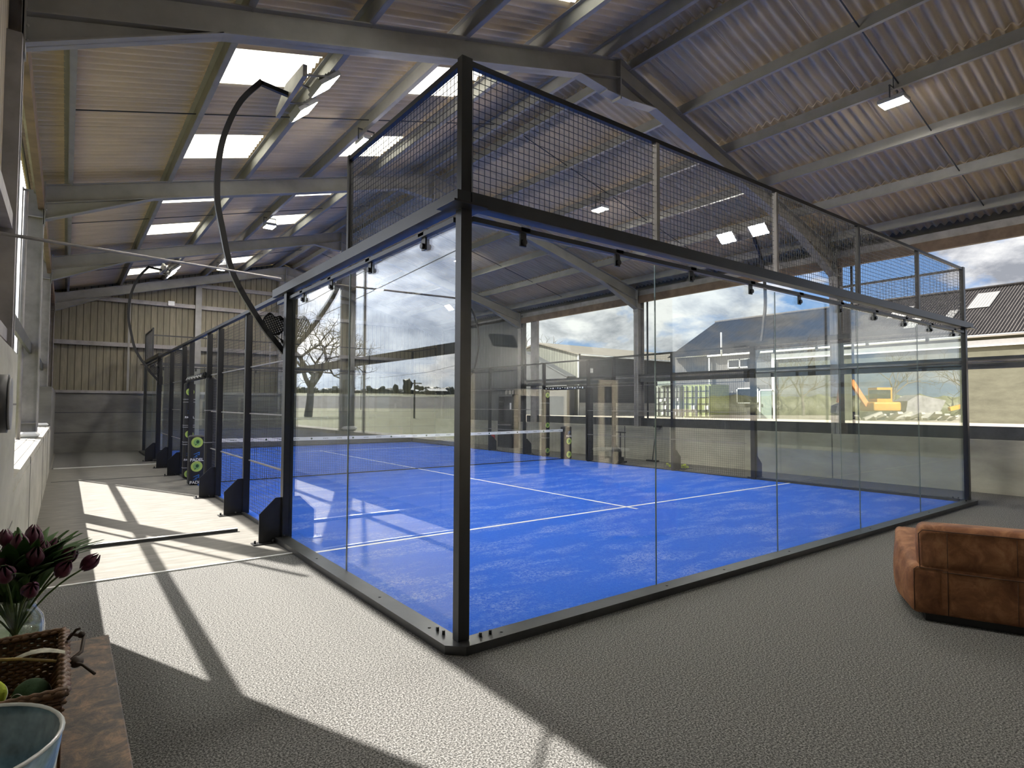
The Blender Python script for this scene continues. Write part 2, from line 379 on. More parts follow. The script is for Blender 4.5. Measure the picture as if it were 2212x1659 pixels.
# far gable wall
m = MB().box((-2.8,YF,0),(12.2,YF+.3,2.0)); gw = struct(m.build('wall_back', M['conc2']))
jt = MB()
for z in (.66,1.33): jt.box((-2.6,YF-.004,z-.012),(12,YF+.001,z+.012))
jt.build('joint', M['darksteel'], gw)
struct(MB().box((-2.6,YF-.06,1.98),(12,YF+.02,2.07)).build('trim_3', M['steel']))
poly = [(-2.8,2.0),(12.1,2.0),(12.1,roofz(12.1)),(AX,roofz(AX)),(-2.8,roofz(-2.8))]
m = MB().prism(poly,'y',YF+.1,YF+.2); struct(m.build('wall_back', M['gableboards']))
m = MB()
for z in (3.66,5.2,6.0):
    x0 = AX-(7.2-z)/.265 if z > 5 else -2.6
    x0 = max(x0,-2.6); m.beam((x0,YF,z),(min(2*AX-x0,11.9),YF,z),.12,.14)
struct(m.build('trim_4', M['steel']))
for i, x in enumerate((-.45,1.68,4.65,7.6)):
    struct(MB().beam((x,YF-.05,2.05 if x!=1.68 else 0),(x,YF-.05,raftz(x)-.1),.17 if x>0 else .06,.2 if x>0 else .06,(1,0,0)).build('steel_column', M['rafter']))
# front partition behind the viewer: glazed office screen seen in the glass
poly = [(-2.8,0),(6.17,0),(6.17,2.08),(7.79,2.08),(7.79,0),(8.9,0),(8.9,2.35),(9.5,2.35),(9.5,0),(11.9,0),(11.9,roofz(11.9)),(AX,roofz(AX)),(-2.8,roofz(-2.8))]
m = MB().box((-2.8,YB-.1,0),(4.75,YB,2.35)).box((5.0,YB-.1,0),(6.2,YB,2.35)).box((7.76,YB-.1,0),(8.92,YB,2.35)).box((9.48,YB-.1,0),(11.9,YB,2.35))
m.box((4.7,YB-.1,0),(5.05,YB,2.35)).prism([(-2.8,2.35),(11.9,2.35),(11.9,roofz(11.9)),(AX,roofz(AX)),(-2.8,roofz(-2.8))],'y',YB-.1,YB).box((6.17,YB-.1,2.1),(7.8,YB,2.36))
struct(m.build('wall_front', M['beam']))
m = MB().box((-2.8,-9.5,0),(12.1,-9.4,6)); struct(m.build('wall_front', M['darkclad']))
fr = MB().box((6.12,YB,0),(6.28,YB+.04,1.98)).box((7.66,YB,0),(7.82,YB+.04,1.98)).box((6.12,YB,1.84),(7.82,YB+.045,2.0)).box((6.88,YB,0),(7.06,YB+.04,1.84))
d1 = struct(fr.build('door_1', M['paletimber'])); MB().box((6.28,YB-.06,0),(7.66,YB-.05,1.84)).build('door_glass', M['darkwin'], d1)
MB().box((7.6,YB+.04,.98),(7.64,YB+.09,1.12)).build('door_handle', M['chrome'], d1)
fr = MB().box((8.85,YB,0),(9.05,YB+.04,2.25)).box((9.36,YB,0),(9.55,YB+.04,2.25)).box((8.85,YB,2.12),(9.55,YB+.045,2.3)).box((9.05,YB-.0,0),(9.36,YB+.03,.25))
d2 = struct(fr.build('door_2', M['paletimber'])); MB().box((9.05,YB-.06,.2),(9.36,YB-.05,2.12)).build('door_glass', M['darkwin'], d2)
fr = MB().box((4.76,YB,0),(5.02,YB+.04,2.3)).box((3.4,YB,2.15),(5.0,YB+.045,2.33)).box((3.4,YB,0),(3.6,YB+.04,2.2)); d3 = struct(fr.build('door_3', M['paletimber'])); MB().box((3.6,YB-.02,0),(4.76,YB+.01,2.15)).build('door_glass', M['darkwin'], d3)

# corrugated roof
PITCH = .146; AMP = .033; NY = 8
def yi(y): return round(y/(PITCH/NY))
Y0, Y1 = yi(-9.6), yi(21.4)
SKY_Y = [(-7.5,-6.5),(-4.6,-3.55),(-1.75,-.7),(1.15,2.2),(4.15,5.15),(7.05,8.1),(10.0,11.0),(12.9,13.95),(15.85,16.85),(18.75,19.8)]
SKY_X = [(-.66,.42),(1.98,3.02)]
def corr_rows(mb, xs, side, lift, skip=None, only=None, y0=Y0, y1=Y1):
    dy = PITCH/NY
    def z(x, j): return roofz(x) + AMP*math.cos(2*PI*j/NY) + lift
    xe = xs[-1]; js = list(range(y0, y1+1)); b = len(mb.v)
    if abs(xe-AX) > .1 and only is None:
        mb.v += [(xe, j*dy, z(xe,j)) for j in js] + [(xe, j*dy, z(xe,j)+.02) for j in js]; n = len(js)
        for k in range(n-1): mb.f.append((b+k,b+k+1,b+n+k+1,b+n+k)); mb.sm.append(False)
    for i in range(len(xs)-1):
        xa, xb = xs[i], xs[i+1]; b = len(mb.v); js = list(range(y0, y1+1))
        mb.v += [(xa, j*dy, z(xa,j)) for j in js] + [(xb, j*dy, z(xb,j)) for j in js]; n = len(js)
        for k in range(n-1):
            ym = (js[k]+.5)*dy; hole = skip and any(a < ym < c and sx[0]-.01 < (xa+xb)/2 < sx[1]+.01 for a, c in SKY_Y for sx in SKY_X)
            if hole: continue
            mb.f.append((b+k, b+k+1, b+n+k+1, b+n+k)); mb.sm.append(True)
m = MB(); corr_rows(m, [-2.78,-.86], 0, 0, True); corr_rows(m, [-1.0,-.66,.42,1.72], 0, .022, True); corr_rows(m, [1.58,1.98,3.02,4.25], 0, .044, True); corr_rows(m, [4.1,4.65], 0, .066)
struct(m.build('ceiling', M['roof']))
m = MB(); corr_rows(m, [12.45,10.1], 0, 0); corr_rows(m, [10.25,7.5], 0, .022); corr_rows(m, [7.65,5.0], 0, .044); corr_rows(m, [5.2,4.65], 0, .066)
struct(m.build('ceiling', M['roof']))
n = 0
for a, c in SKY_Y:
    for sx in SKY_X:
        n += 1; m = MB(); corr_rows(m, [sx[0],sx[1]], 0, .024 if sx[0] < 0 else .046, y0=yi(a)-1, y1=yi(c)+1)
        struct(m.build('window_%d' % n, M['skylight']))
laps = MB()
for k in range(-8, 20):
    y = round((k*1.022+.4)/PITCH)*PITCH + PITCH*.5
    for s in (-1,1):
        xa, xb = (AX-.3*1, -2.7) if s < 0 else (AX+.3, 12.0)
        for i in range(6):
            p = xa+(xb-xa)*i/6; q = xa+(xb-xa)*(i+1)/6
            if s < 0 and any(a-.1 < y < c+.1 for a, c in SKY_Y): continue
            laps.beam((p,y+.03,roofz(p)-.028),(q,y+.03,roofz(q)-.028),.012,.006)
struct(laps.build('roof_tie', M['roof']))
# ridge cap under-boards
m = MB().prism([(4.2,roofz(4.2)+.1),(4.65,7.4),(5.1,roofz(5.1)+.1),(5.1,roofz(5.1)+.13),(4.65,7.45),(4.2,roofz(4.2)+.13)],'y',-9.6,21.4); struct(m.build('trim_5', M['roof']))
# purlins (Z-section: web plus flanges)
PUR = [-2.2,-.78,.5,1.78,3.06,4.34, 4.96,6.24,7.52,8.8,10.08,11.36]
for x in PUR:
    z0 = raftz(x)+.0; m = MB(); s = 1 if x < AX else -1
    m.box((x-.006,-9.5,z0),(x+.006,21.2,z0+.19)).box((x-.0,-9.5,z0-.004),(x+.06*s,21.2,z0+.004)).box((x-.06*s,-9.5,z0+.186),(x,21.2,z0+.194)).box((x+.052*s,-9.5,z0),(x+.06*s,21.2,z0+.02))
    struct(m.build('roof_beam', M['rafter']))
# sag rods between purlins
m = MB()
for y in (0.0,5.8,11.7,17.5):
    for a, b in zip(PUR[:-1], PUR[1:]):
        if abs(a-4.34) < .01: continue
        m.beam((a,y,raftz(a)+.08),(b,y,raftz(b)+.08),.014)
struct(m.build('roof_tie', M['darksteel']))
# portal frames: columns, rafters with haunches, apex plate
def isect(mb, x0, x1, y, zt, zb, w=.17, t=.014):
    """I beam following slope: zt/zb functions of x"""
    for (xa, xb) in ((x0, x1),):
        mb.prism([(xa,zb(xa)),(xb,zb(xb)),(xb,zt(xb)),(xa,zt(xa))],'y',y-.006,y+.006)
        mb.prism([(xa,zt(xa)-t),(xb,zt(xb)-t),(xb,zt(xb)),(xa,zt(xa))],'y',y-w/2,y+w/2)
        mb.prism([(xa,zb(xa)),(xb,zb(xb)),(xb,zb(xb)+t),(xa,zb(xa)+t)],'y',y-w/2,y+w/2)
for fi, y in enumerate((-8.4,-2.75,2.9,8.75,14.6,20.45)):
    for s in (-1, 1):
        xc = -2.64 if s < 0 else 11.9
        c = MB(); hw = .14
        c.box((xc-hw,y-.09,0),(xc-hw+.016,y+.09,5.05)).box((xc+hw-.016,y-.09,0),(xc+hw,y+.09,5.05)).box((xc-hw,y-.006,0),(xc+hw,y+.006,5.05))
        c.box((xc-hw,y-.085,4.60),(xc+hw,y+.085,4.615)).box((xc-hw,y-.085,1.30),(xc+hw,y+.085,1.308))
        struct(c.build('steel_column', M['steel']))
        r = MB(); xi = xc - s*hw; zt = raftz; zb = lambda x: raftz(x)-.31
        xe = AX + s*.0; isect(r, min(xi,xe), max(xi,xe), y, zt, zb)
        # haunch
        xh = xi - s*1.5; z1 = raftz(xi)-.31; z2 = raftz(xh)-.31
        a = [(xi,z1),(xh,z2),(xi,4.58)]
        r.prism(a,'y',y-.006,y+.006); r.prism([(xi,4.58),(xh,z2),(xh,z2+.014),(xi,4.594)],'y',y-.085,y+.085)
        r.box((xi-.012,y-.09,4.5),(xi+.012,y+.09,5.2))
        for k in range(3):
            for dyb in (-.05,.05): r.ball((xi-s*.02,y+dyb,4.62+k*.13),.014,8)
        struct(r.build('roof_beam', M['rafter']))
    g = MB().prism([(AX-.85,raftz(AX-.85)-.31),(AX-.3,6.46),(AX+.3,6.46),(AX+.85,raftz(AX+.85)-.31),(AX,raftz(AX)-.3)],'y',y-.006,y+.006)
    g.prism([(AX-.85,raftz(AX-.85)-.31),(AX-.3,6.46),(AX-.3,6.474),(AX-.85,raftz(AX-.85)-.296)],'y',y-.085,y+.085).prism([(AX+.3,6.46),(AX+.85,raftz(AX+.85)-.31),(AX+.85,raftz(AX+.85)-.296),(AX+.3,6.474)],'y',y-.085,y+.085)
    g.box((AX-.3,y-.085,6.446),(AX+.3,y+.085,6.46)).box((AX-.012,y-.09,6.4),(AX+.012,y+.09,7.02))
    struct(g.build('roof_beam', M['rafter']))
# eaves
struct(MB().box((-2.58,2.9,4.75),(-2.50,21,5.0)).build('trim_6', M['timber']))
struct(MB().box((-2.64,-9.4,5.0),(-2.52,21,5.16)).build('trim_7', M['steel']))
struct(MB().box((11.80,-9.4,4.78),(11.90,14.6,4.99)).build('trim_8', M['timber']))
struct(MB().box((11.86,-9.4,4.99),(12.02,21,5.16)).build('trim_9', M['steel']))
struct(MB().box((12.0,-9.4,5.16),(12.04,21,5.36)).build('trim_16', M['conc2']))  # closing board added to stop sky light leaking onto the roof underside
struct(MB().box((-2.74,-9.4,5.2),(-2.72,21,5.3)).build('trim_17', M['conc2']))  # left eave closing board, likewise added to block leaking sky light
struct(MB().box((-2.71,13.97,1.08),(-2.64,14.05,4.8)).build('trim_18', M['steel']))
# mid rails with rolled wind curtain tubes
struct(MB().box((-2.64,2.9,2.41),(-2.605,14.6,2.58)).box((-2.66,2.9,2.44),(-2.64,14.6,2.47)).box((-2.66,2.9,2.52),(-2.64,14.6,2.55)).build('trim_10', M['darksteel']))
struct(MB().box((11.82,-9.4,2.52),(11.96,14.5,2.58)).box((11.82,-9.4,2.35),(11.96,14.5,2.455)).build('trim_11', M['darksteel']))
struct(MB().tube([(11.84,-9.3,2.488),(11.84,14.4,2.488)],.03,14).build('trim_12', M['steel']))
struct(MB().tube([(-2.70,8.0,1.08),(-2.70,8.0,4.8)],.03,10).build('trim_13', M['steel']))
for y in (8.5, 2.6, -3.2, 14.1): struct(MB().tube([(12.0,y,1.2),(12.0,y,4.85)],.028,10).build('trim_14', M['darksteel']))
struct(MB().box((11.93,13.75,1.0),(12.05,14.1,4.85)).build('trim_15', M['steel']))
# tie rod crossing the barn at the left
tag(MB().tube([(-2.5,1.1,2.60),(.0,4.35,3.22)],.011,8).build('tie_rod', M['steel']), 'thin grey steel rod running from the left wall to the glass top beam', 'rod')

# ------------------------------------------------------------------ court floor
t = MB().box((0,0,.0),(10,20,.012)); turf_o = struct(t.build('floor', M['turf'], origin=(0,0,0)))
L = MB().box((0,3.02,.012),(10,3.07,.0145)).box((0,16.93,.012),(10,16.98,.0145)).box((4.975,2.82,.0125),(5.025,17.18,.015))
L.build('court_line', M['whiteprint'], turf_o)
# white boundary strips and trunking on the surround floor
tag(MB().box((-2.4,3.165,0),(-.15,3.195,.012)).build('edging_strip', M['white']), 'thin white strip where grey carpet meets the pale flooring', 'strip')
o = MB().box((-2.0,4.74,0),(-.36,4.76,.036)).build('cable_trunking', M['darksteel']); MB().box((-2.0,4.735,.036),(-.36,4.79,.04)).build('trunking_sunlit_top', M['white'], o)  # dark body paints in the shaded front, white strip the sunlit top
tag(o, 'thin grey trunking on pale floor left of the glass corner', 'trunking')
tag(MB().box((-2.35,15.1,0),(-.1,15.16,.02)).build('edging_strip', M['white']), 'far white strip across the left walkway before the dark flooring', 'strip')
tag(MB().box((-2.35,12.02,0),(-.1,12.05,.006)).build('floor_seam', M['darksteel']), 'thin dark seam across the left walkway', 'seam')
tag(MB().box((-2.38,15.16,0),(-.12,20.95,.008)).build('floor_matting', M['carpet']), 'dark grey matting at the far end of the left walkway', 'mat')

# ------------------------------------------------------------------ court enclosure
def wires(mb, axis, a0, a1, z0, z1, c, pitch=.05, w=.0036):
    n = max(1, round((a1-a0)/pitch)); h = w/2
    for i in range(n+1):
        a = a0 + (a1-a0)*i/n
        if axis == 'x': mb.box((a-h,c-h,z0),(a+h,c+h,z1))
        else: mb.box((c-h,a-h,z0),(c+h,a+h,z1))
    n = max(1, round((z1-z0)/pitch))
    for i in range(n+1):
        z = z0 + (z1-z0)*i/n
        if axis == 'x': mb.box((a0,c+h,z-h),(a1,c+3*h,z+h))
        else: mb.box((c+h,a0,z-h),(c+3*h,a1,z+h))
    return mb
def clip(parent, axis, a, c, out_, z=2.86):
    m = MB()
    if axis == 'x':
        m.box((a-.028,c+out_*.015,z-.085),(a+.028,c+out_*.03,z+.05)).tube([(a,c+out_*.028,z-.055),(a,c+out_*.05,z-.055)],.022,12).box((a-.035,c,z+.02),(a+.05,c+out_*.05,z+.05))
    else:
        m.box((c+out_*.015,a-.028,z-.085),(c+out_*.03,a+.028,z+.05)).tube([(c+out_*.028,a,z-.055),(c+out_*.05,a,z-.055)],.022,12).box((c,a-.035,z+.02),(c+out_*.05,a+.05,z+.05))
    return m.build('glass_clip', M['black'], parent)
def end_wall(y, out_, label):
    """10 m glass wall with a raised mesh; out_ = direction away from the court"""
    r = thing('court_end_enclosure', (5,y,0), label, 'court enclosure')
    for i in range(5):
        x0, x1 = 2*i+.004, 2*i+1.996
        g = MB().box((x0 if i else .06,y,.055),(x1 if i < 4 else 9.94,y+out_*.012,2.86)).build('glass_panel', M['glass'], r)
        for a in (2*i+.5, 2*i+1.5): clip(r, 'x', a, y, out_) if True else None
    for i in range(1,5): MB().box((2*i-.0025,y,.058),(2*i+.0025,y+out_*.012,2.86)).build('glass_edge', M['glassedge'], r)
    wm = wires(MB(),'x',.06,9.94,3.07,3.97,y+out_*.02).build('mesh_panel', M['wire'], r)
    MB().box((-.0,y+out_*.0,2.95),(10.2,y+out_*.11,3.045)).box((.05,y+out_*.005,2.87),(10.05,y+out_*.05,2.905)).build('top_beam', M['beam'], r)
    MB().box((0,y,3.95),(10,y+out_*.04,3.99)).build('top_rail', M['black'], r)
    for i in range(1,5): MB().box((2*i-.02,y,3.045),(2*i+.02,y+out_*.05,3.95)).build('mesh_post', M['steel' if i < 3 else 'black'], r)
    for x in (0, 10):
        s = -1 if x == 0 else 1
        p = MB(); p.box((x-.03*s,y-out_*.01,.06),(x+.055*s,y+out_*.06,2.95)); p.box((x-.035*s,y-out_*.01,3.045),(x+.05*s,y+out_*.05,4.0)); p.build('corner_post', M['black'], r)
        MB().box((x-.1*s,y-out_*.08,2.94),(x+.17*s,y+out_*.16,2.955)).build('corner_plate', M['black'], r)
    k = MB().prism([(-.15,y+.05*0),(-.15,y+out_*.05),(-.05,y+out_*.15),(10.05,y+out_*.15),(10.15,y+out_*.05),(10.15,y)],'z',.0,.058)
    k.build('kerb', M['kerb'], r)
    for x in (.12,.2,9.8): MB().tube([(x,y+out_*.06,.05),(x,y+out_*.06,.085)],.011,8).build('kerb_bolt', M['black'], r)
    for x in (.28,2.05,2.9,4.1,6.1,8.1): MB().ball((x,y+out_*.08,.058),.013,8,(1,1,.4)).build('kerb_bolt', M['black'], r)
    return r
end_wall(0, -1, 'near glass end wall of the court facing the sofa, dark mesh above')
end_wall(20, 1, 'far glass end wall of the court before the boarded gable')
def gusset(parent, x, y, s):
    m = MB().prism([(x,.0),(x+s*.25,.0),(x+s*.25,.34),(x+s*.07,.52),(x,.52)],'y',y-.006,y+.006)
    m.box((x-.02*s,y-.07,0),(x+s*.32,y+.07,.012)); m.tube([(x+s*.29,y,.01),(x+s*.29,y,.045)],.012,8).tube([(x+s*.1,y-.04,.01),(x+s*.1,y-.04,.045)],.012,8)
    return m.build('gusset_foot', M['black'], parent)
def side_wall(x, s, label):
    r = thing('court_side_enclosure', (x,10,0), label, 'court enclosure')
    for (a, b) in ((.02,1.995),(2.005,3.80),(16.20,17.995),(18.005,19.98)):
        MB().box((x,a,.055),(x+s*.012,b,2.86)).build('glass_panel', M['glass'], r)
        for q in (.25,.75): clip(r, 'y', a+(b-a)*q, x, s)
    for q in (2,18): MB().box((x,q-.005,.058),(x+s*.012,q+.005,2.86)).build('glass_edge', M['glassedge'], r)
    for (a, b) in ((0,2),(18,20)):
        wires(MB(),'y',a+.05,b-.03,3.07,3.97,x+s*.02).build('mesh_panel', M['wire'], r)
        MB().box((x,a,3.95),(x+s*.04,b,3.99)).build('top_rail', M['black'], r)
        yy = b if a == 0 else a
        MB().box((x,yy-.02,3.045),(x+s*.045,yy+.02,4.0)).build('mesh_post', M['black'], r)
    for (a, b) in ((-.1,4.3),(15.7,20.1)): MB().box((x+s*.0,a,2.95),(x+s*.11,b,3.045)).box((x+s*.005,max(a,.05),2.87),(x+s*.05,min(b,19.95),2.905)).build('top_beam', M['beam'], r)
    for (a, b) in ((4,6),(6,8),(8,9),(11,12),(12,14),(14,16)):
        wires(MB(),'y',a+.03,b-.03,.06,2.93,x-s*.07).build('mesh_panel', M['wire'], r)
        for z in (.79,1.48,2.17): MB().box((x-s*.062,a,z-.008),(x-s*.035,b,z+.008)).build('mesh_stiffener', M['steel'], r)
    for y in (4,6,8,9,11,12,14,16):
        yy = {4: 3.85, 16: 16.15}.get(y, y); e = .05 if y in (4,16) else 0
        p = MB().box((x-s*(.06-e*.6),yy-.035-e*.3,.0),(x+s*(.03+e),yy+.035+e*.3,2.95)).build('fence_post', M['black'], r)
        if y not in (9,11): gusset(r, x+s*(.03+e), yy, s)
    MB().box((x,4,2.94),(x+s*.07,16,2.985)).build('top_rail', M['black'], r)
    MB().box((x,9,2.16),(x+s*.06,11,2.21)).build('door_head', M['black'], r)
    for (a, b) in ((0,4),(16,20)): MB().box((x-s*.0,a,0),(x+s*.15,b,.058)).build('kerb', M['kerb'], r)
    for (a, b) in ((4,9),(11,16)): MB().box((x-s*.0,a,0),(x+s*.04,b,.03)).build('kerb', M['kerb'], r)
    for y in (.12,.2,3.8): MB().tube([(x+s*.06,y,.05),(x+s*.06,y,.085)],.011,8).build('kerb_bolt', M['black'], r)
    for y in (.28,1.1,2.6): MB().ball((x+s*.08,y,.058),.013,8,(1,1,.4)).build('kerb_bolt', M['black'], r)
    return r
side_wall(0, -1, 'left long side of the court, glass then dark mesh fence along the walkway')
side_wall(10, 1, 'right long side of the court, glass and mesh before the open barn wall')

# net
r = thing('court_net', (5,10,0), 'dark court net with white printed top band across the blue court', 'net')
m = MB(); nw = .0035
def nz(x): return .88 + .03*((x-5)/5)**2
n = 230
for i in range(n+1):
    x = .12 + 9.76*i/n; m.box((x-nw/2,10-nw/2,.02),(x+nw/2,10+nw/2,nz(x)-.05))
for j in range(21):
    for q in range(8):
        xa = .12+9.76*q/8; xb = .12+9.76*(q+1)/8; t = j/20
        m.beam((xa,10,.03+t*(nz(xa)-.08)),(xb,10,.03+t*(nz(xb)-.08)),nw)
m.build('net_mesh', M['wire'], r)
m = MB()
for q in range(8):
    xa = .12+9.76*q/8; xb = .12+9.76*(q+1)/8; m.prism([(xa,nz(xa)-.075),(xb,nz(xb)-.075),(xb,nz(xb)),(xa,nz(xa))],'y',9.993,10.007)
m.build('top_band', M['whiteprint'], r)
m = MB()
for i in range(30):
    x = .35+i*.325; z = nz(x)-.037
    if i % 3 == 0: m.tube([(x,9.990,z),(x,9.992,z)],.022,12)
    else:
        for q in range(5): m.box((x-.06+q*.024,9.991,z-.008+.005*(q%2)),(x-.044+q*.024,9.992,z+.008))
m.build('band_print', M['green'], r)
MB().box((.1,9.98,.0),(9.9,10.02,.03)).build('bottom_band', M['rubber'], r)
for x in (.06,9.94): MB().box((x-.04,9.96,0),(x+.04,10.04,.95)).build('net_post', M['black'], r)

# pads
def emblem(parent, c, u, v_, n_, r):
    """ball emblem on a pad face: c centre, u right, v up, n outward"""
    c, u, v_, n_ = map(Vector, (c,u,v_,n_))
    def disc(name, rad, mat, d, cc=c, sx=1, sy=1, k=22):
        b = MB(); P = [cc + u*(rad*sx*math.cos(2*PI*i/k)) + v_*(rad*sy*math.sin(2*PI*i/k)) + n_*d for i in range(k)]; b.add(P, [tuple(range(k))]); return b.build(name, mat, parent)
    disc('ball_print', r, M['ballprint'], .0015); disc('ball_print_centre', r*.62, M['ballprint2'], .0022); disc('ball_print_mark', r*.3, M['green'], .0029, c+u*r*.1+v_*r*.08, .9, 1.1)
    b = MB(); a0 = c - u*r*.1 - v_*r*.3 + n_*.003
    b.beam(a0, a0 - u*r*.25 - v_*r*.25, r*.12); b.build('ball_print_handle', M['green'], parent)
M['ballprint'] = simple('yellow_green_print', (.42,.55,.12), .5, 0, .03); M['ballprint2'] = simple('green_print', (.22,.42,.12), .5, 0, .03)
def swoosh(parent, c, u, v_, n_, w):
    c, u, v_, n_ = map(Vector, (c,u,v_,n_)); b = MB()
    for k, (x0, z0, x1, z1, t) in enumerate(((-.45,.1,.4,.42,.16),(-.2,-.12,.38,.12,.12),(.38,.42,.30,-.05,.13),(-.5,-.42,.02,-.1,.1),(-.3,-.5,.1,-.24,.07))):
        p = c+u*x0*w+v_*z0*w+n_*.002; q = c+u*x1*w+v_*z1*w+n_*.002; d = (q-p).normalized(); s_ = n_.cross(d)*t*w*.5
        b.add([p-s_*.4, q-s_, q+s_, p+s_*.4], [(0,1,2,3)])
    b.build('blue_emblem', M['blueprint'], parent)
FRONT = ((-1,0,0),)
def pad(name, lo, hi, label, items, cat, group=None):
    """padded post cover; items: list of (kind, z) printed on the faces towards -y and the outside"""
    r = thing(name, ((lo[0]+hi[0])/2,(lo[1]+hi[1])/2,lo[2]), label, cat, group)
    MB().bbox(lo, hi, .03).build('cover', M['rubber'], r)
    cx, cy = (lo[0]+hi[0])/2, (lo[1]+hi[1])/2; w = hi[0]-lo[0]
    u, v_, n_ = (1,0,0), (0,0,1), (0,-1,0); fy = lo[1]
    for kind, z in items:
        if kind == 'ball': emblem(r, (cx,fy,z), u, v_, n_, w*.38)
        elif kind == 'logo': swoosh(r, (cx,fy,z), u, v_, n_, w*.45)
        elif kind == 'text': text_mesh('pad_lettering', 'PADEL', w*.30, M['whiteprint'], r, (cx,fy-.002,z), ((1,0,0),(0,0,-1),(0,1,0)), .0005)
        elif kind == 'strap': MB().box((lo[0]-.004,lo[1]-.004,z-.008),(hi[0]+.004,hi[1]+.004,z+.008)).build('strap', M['greyprint'], r)
    return r
pad('net_post_pad', (-.16,9.90,.0),(.12,10.12,.99), 'low wide black pad wrapped on the left net post, balls and blue emblem', [('ball',.85),('logo',.60),('text',.50),('ball',.37),('logo',.15),('text',.05)], 'post pad')
pad('net_post_pad', (9.88,9.86,.0),(10.14,10.12,1.0), 'low black pad wrapped on the right net post', [('ball',.55),('ball',.15),('logo',.8),('text',.7)], 'post pad')
pad('door_post_pad', (-.11,10.98,.02),(.10,11.14,2.08), 'tall black pad on the far left doorway post, printed with green balls', [('ball',1.88),('strap',1.72),('strap',1.66),('logo',1.46),('text',1.33),('strap',1.16),('strap',1.12),('ball',.97),('strap',.80),('strap',.75),('logo',.55),('text',.42),('strap',.25),('ball',.12)], 'post pad')
pad('door_post_pad', (-.05,8.88,.02),(.13,9.02,2.12), 'tall black pad on the near left doorway post, seen edge on', [('strap',1.5),('strap',.9)], 'post pad')
pad('door_post_pad', (9.94,8.92,.02),(10.13,9.1,2.15), 'tall plain black pad on the near right doorway post', [], 'post pad')
pad('door_post_pad', (9.94,10.9,.02),(10.16,11.1,2.15), 'tall black pad on the far right doorway post, beyond the net end', [('ball',1.95),('strap',1.7),('ball',1.0),('ball',.2),('strap',.6),('strap',1.3)], 'post pad')
for x, s, lab in ((0,-1,'black padded bar with white print over the left court doorway'),(10,1,'black padded bar over the right court doorway')):
    r = thing('door_head_pad', (x,10,2.08), lab, 'bar pad')
    MB().tube([(x+s*.03,9.05,2.17),(x+s*.03,10.95,2.15)],.06,14).build('cover', M['rubber'], r)
    b = MB()
    for i in range(16):
        y = 9.2+i*.11; b.box((-.092 if x == 0 else x-.032,y,2.13+.015*(i%3)),(-.0915 if x == 0 else x-.0305,y+.05,2.18-.01*(i%2)))
    b.build('white_print', M['whiteprint'], r)

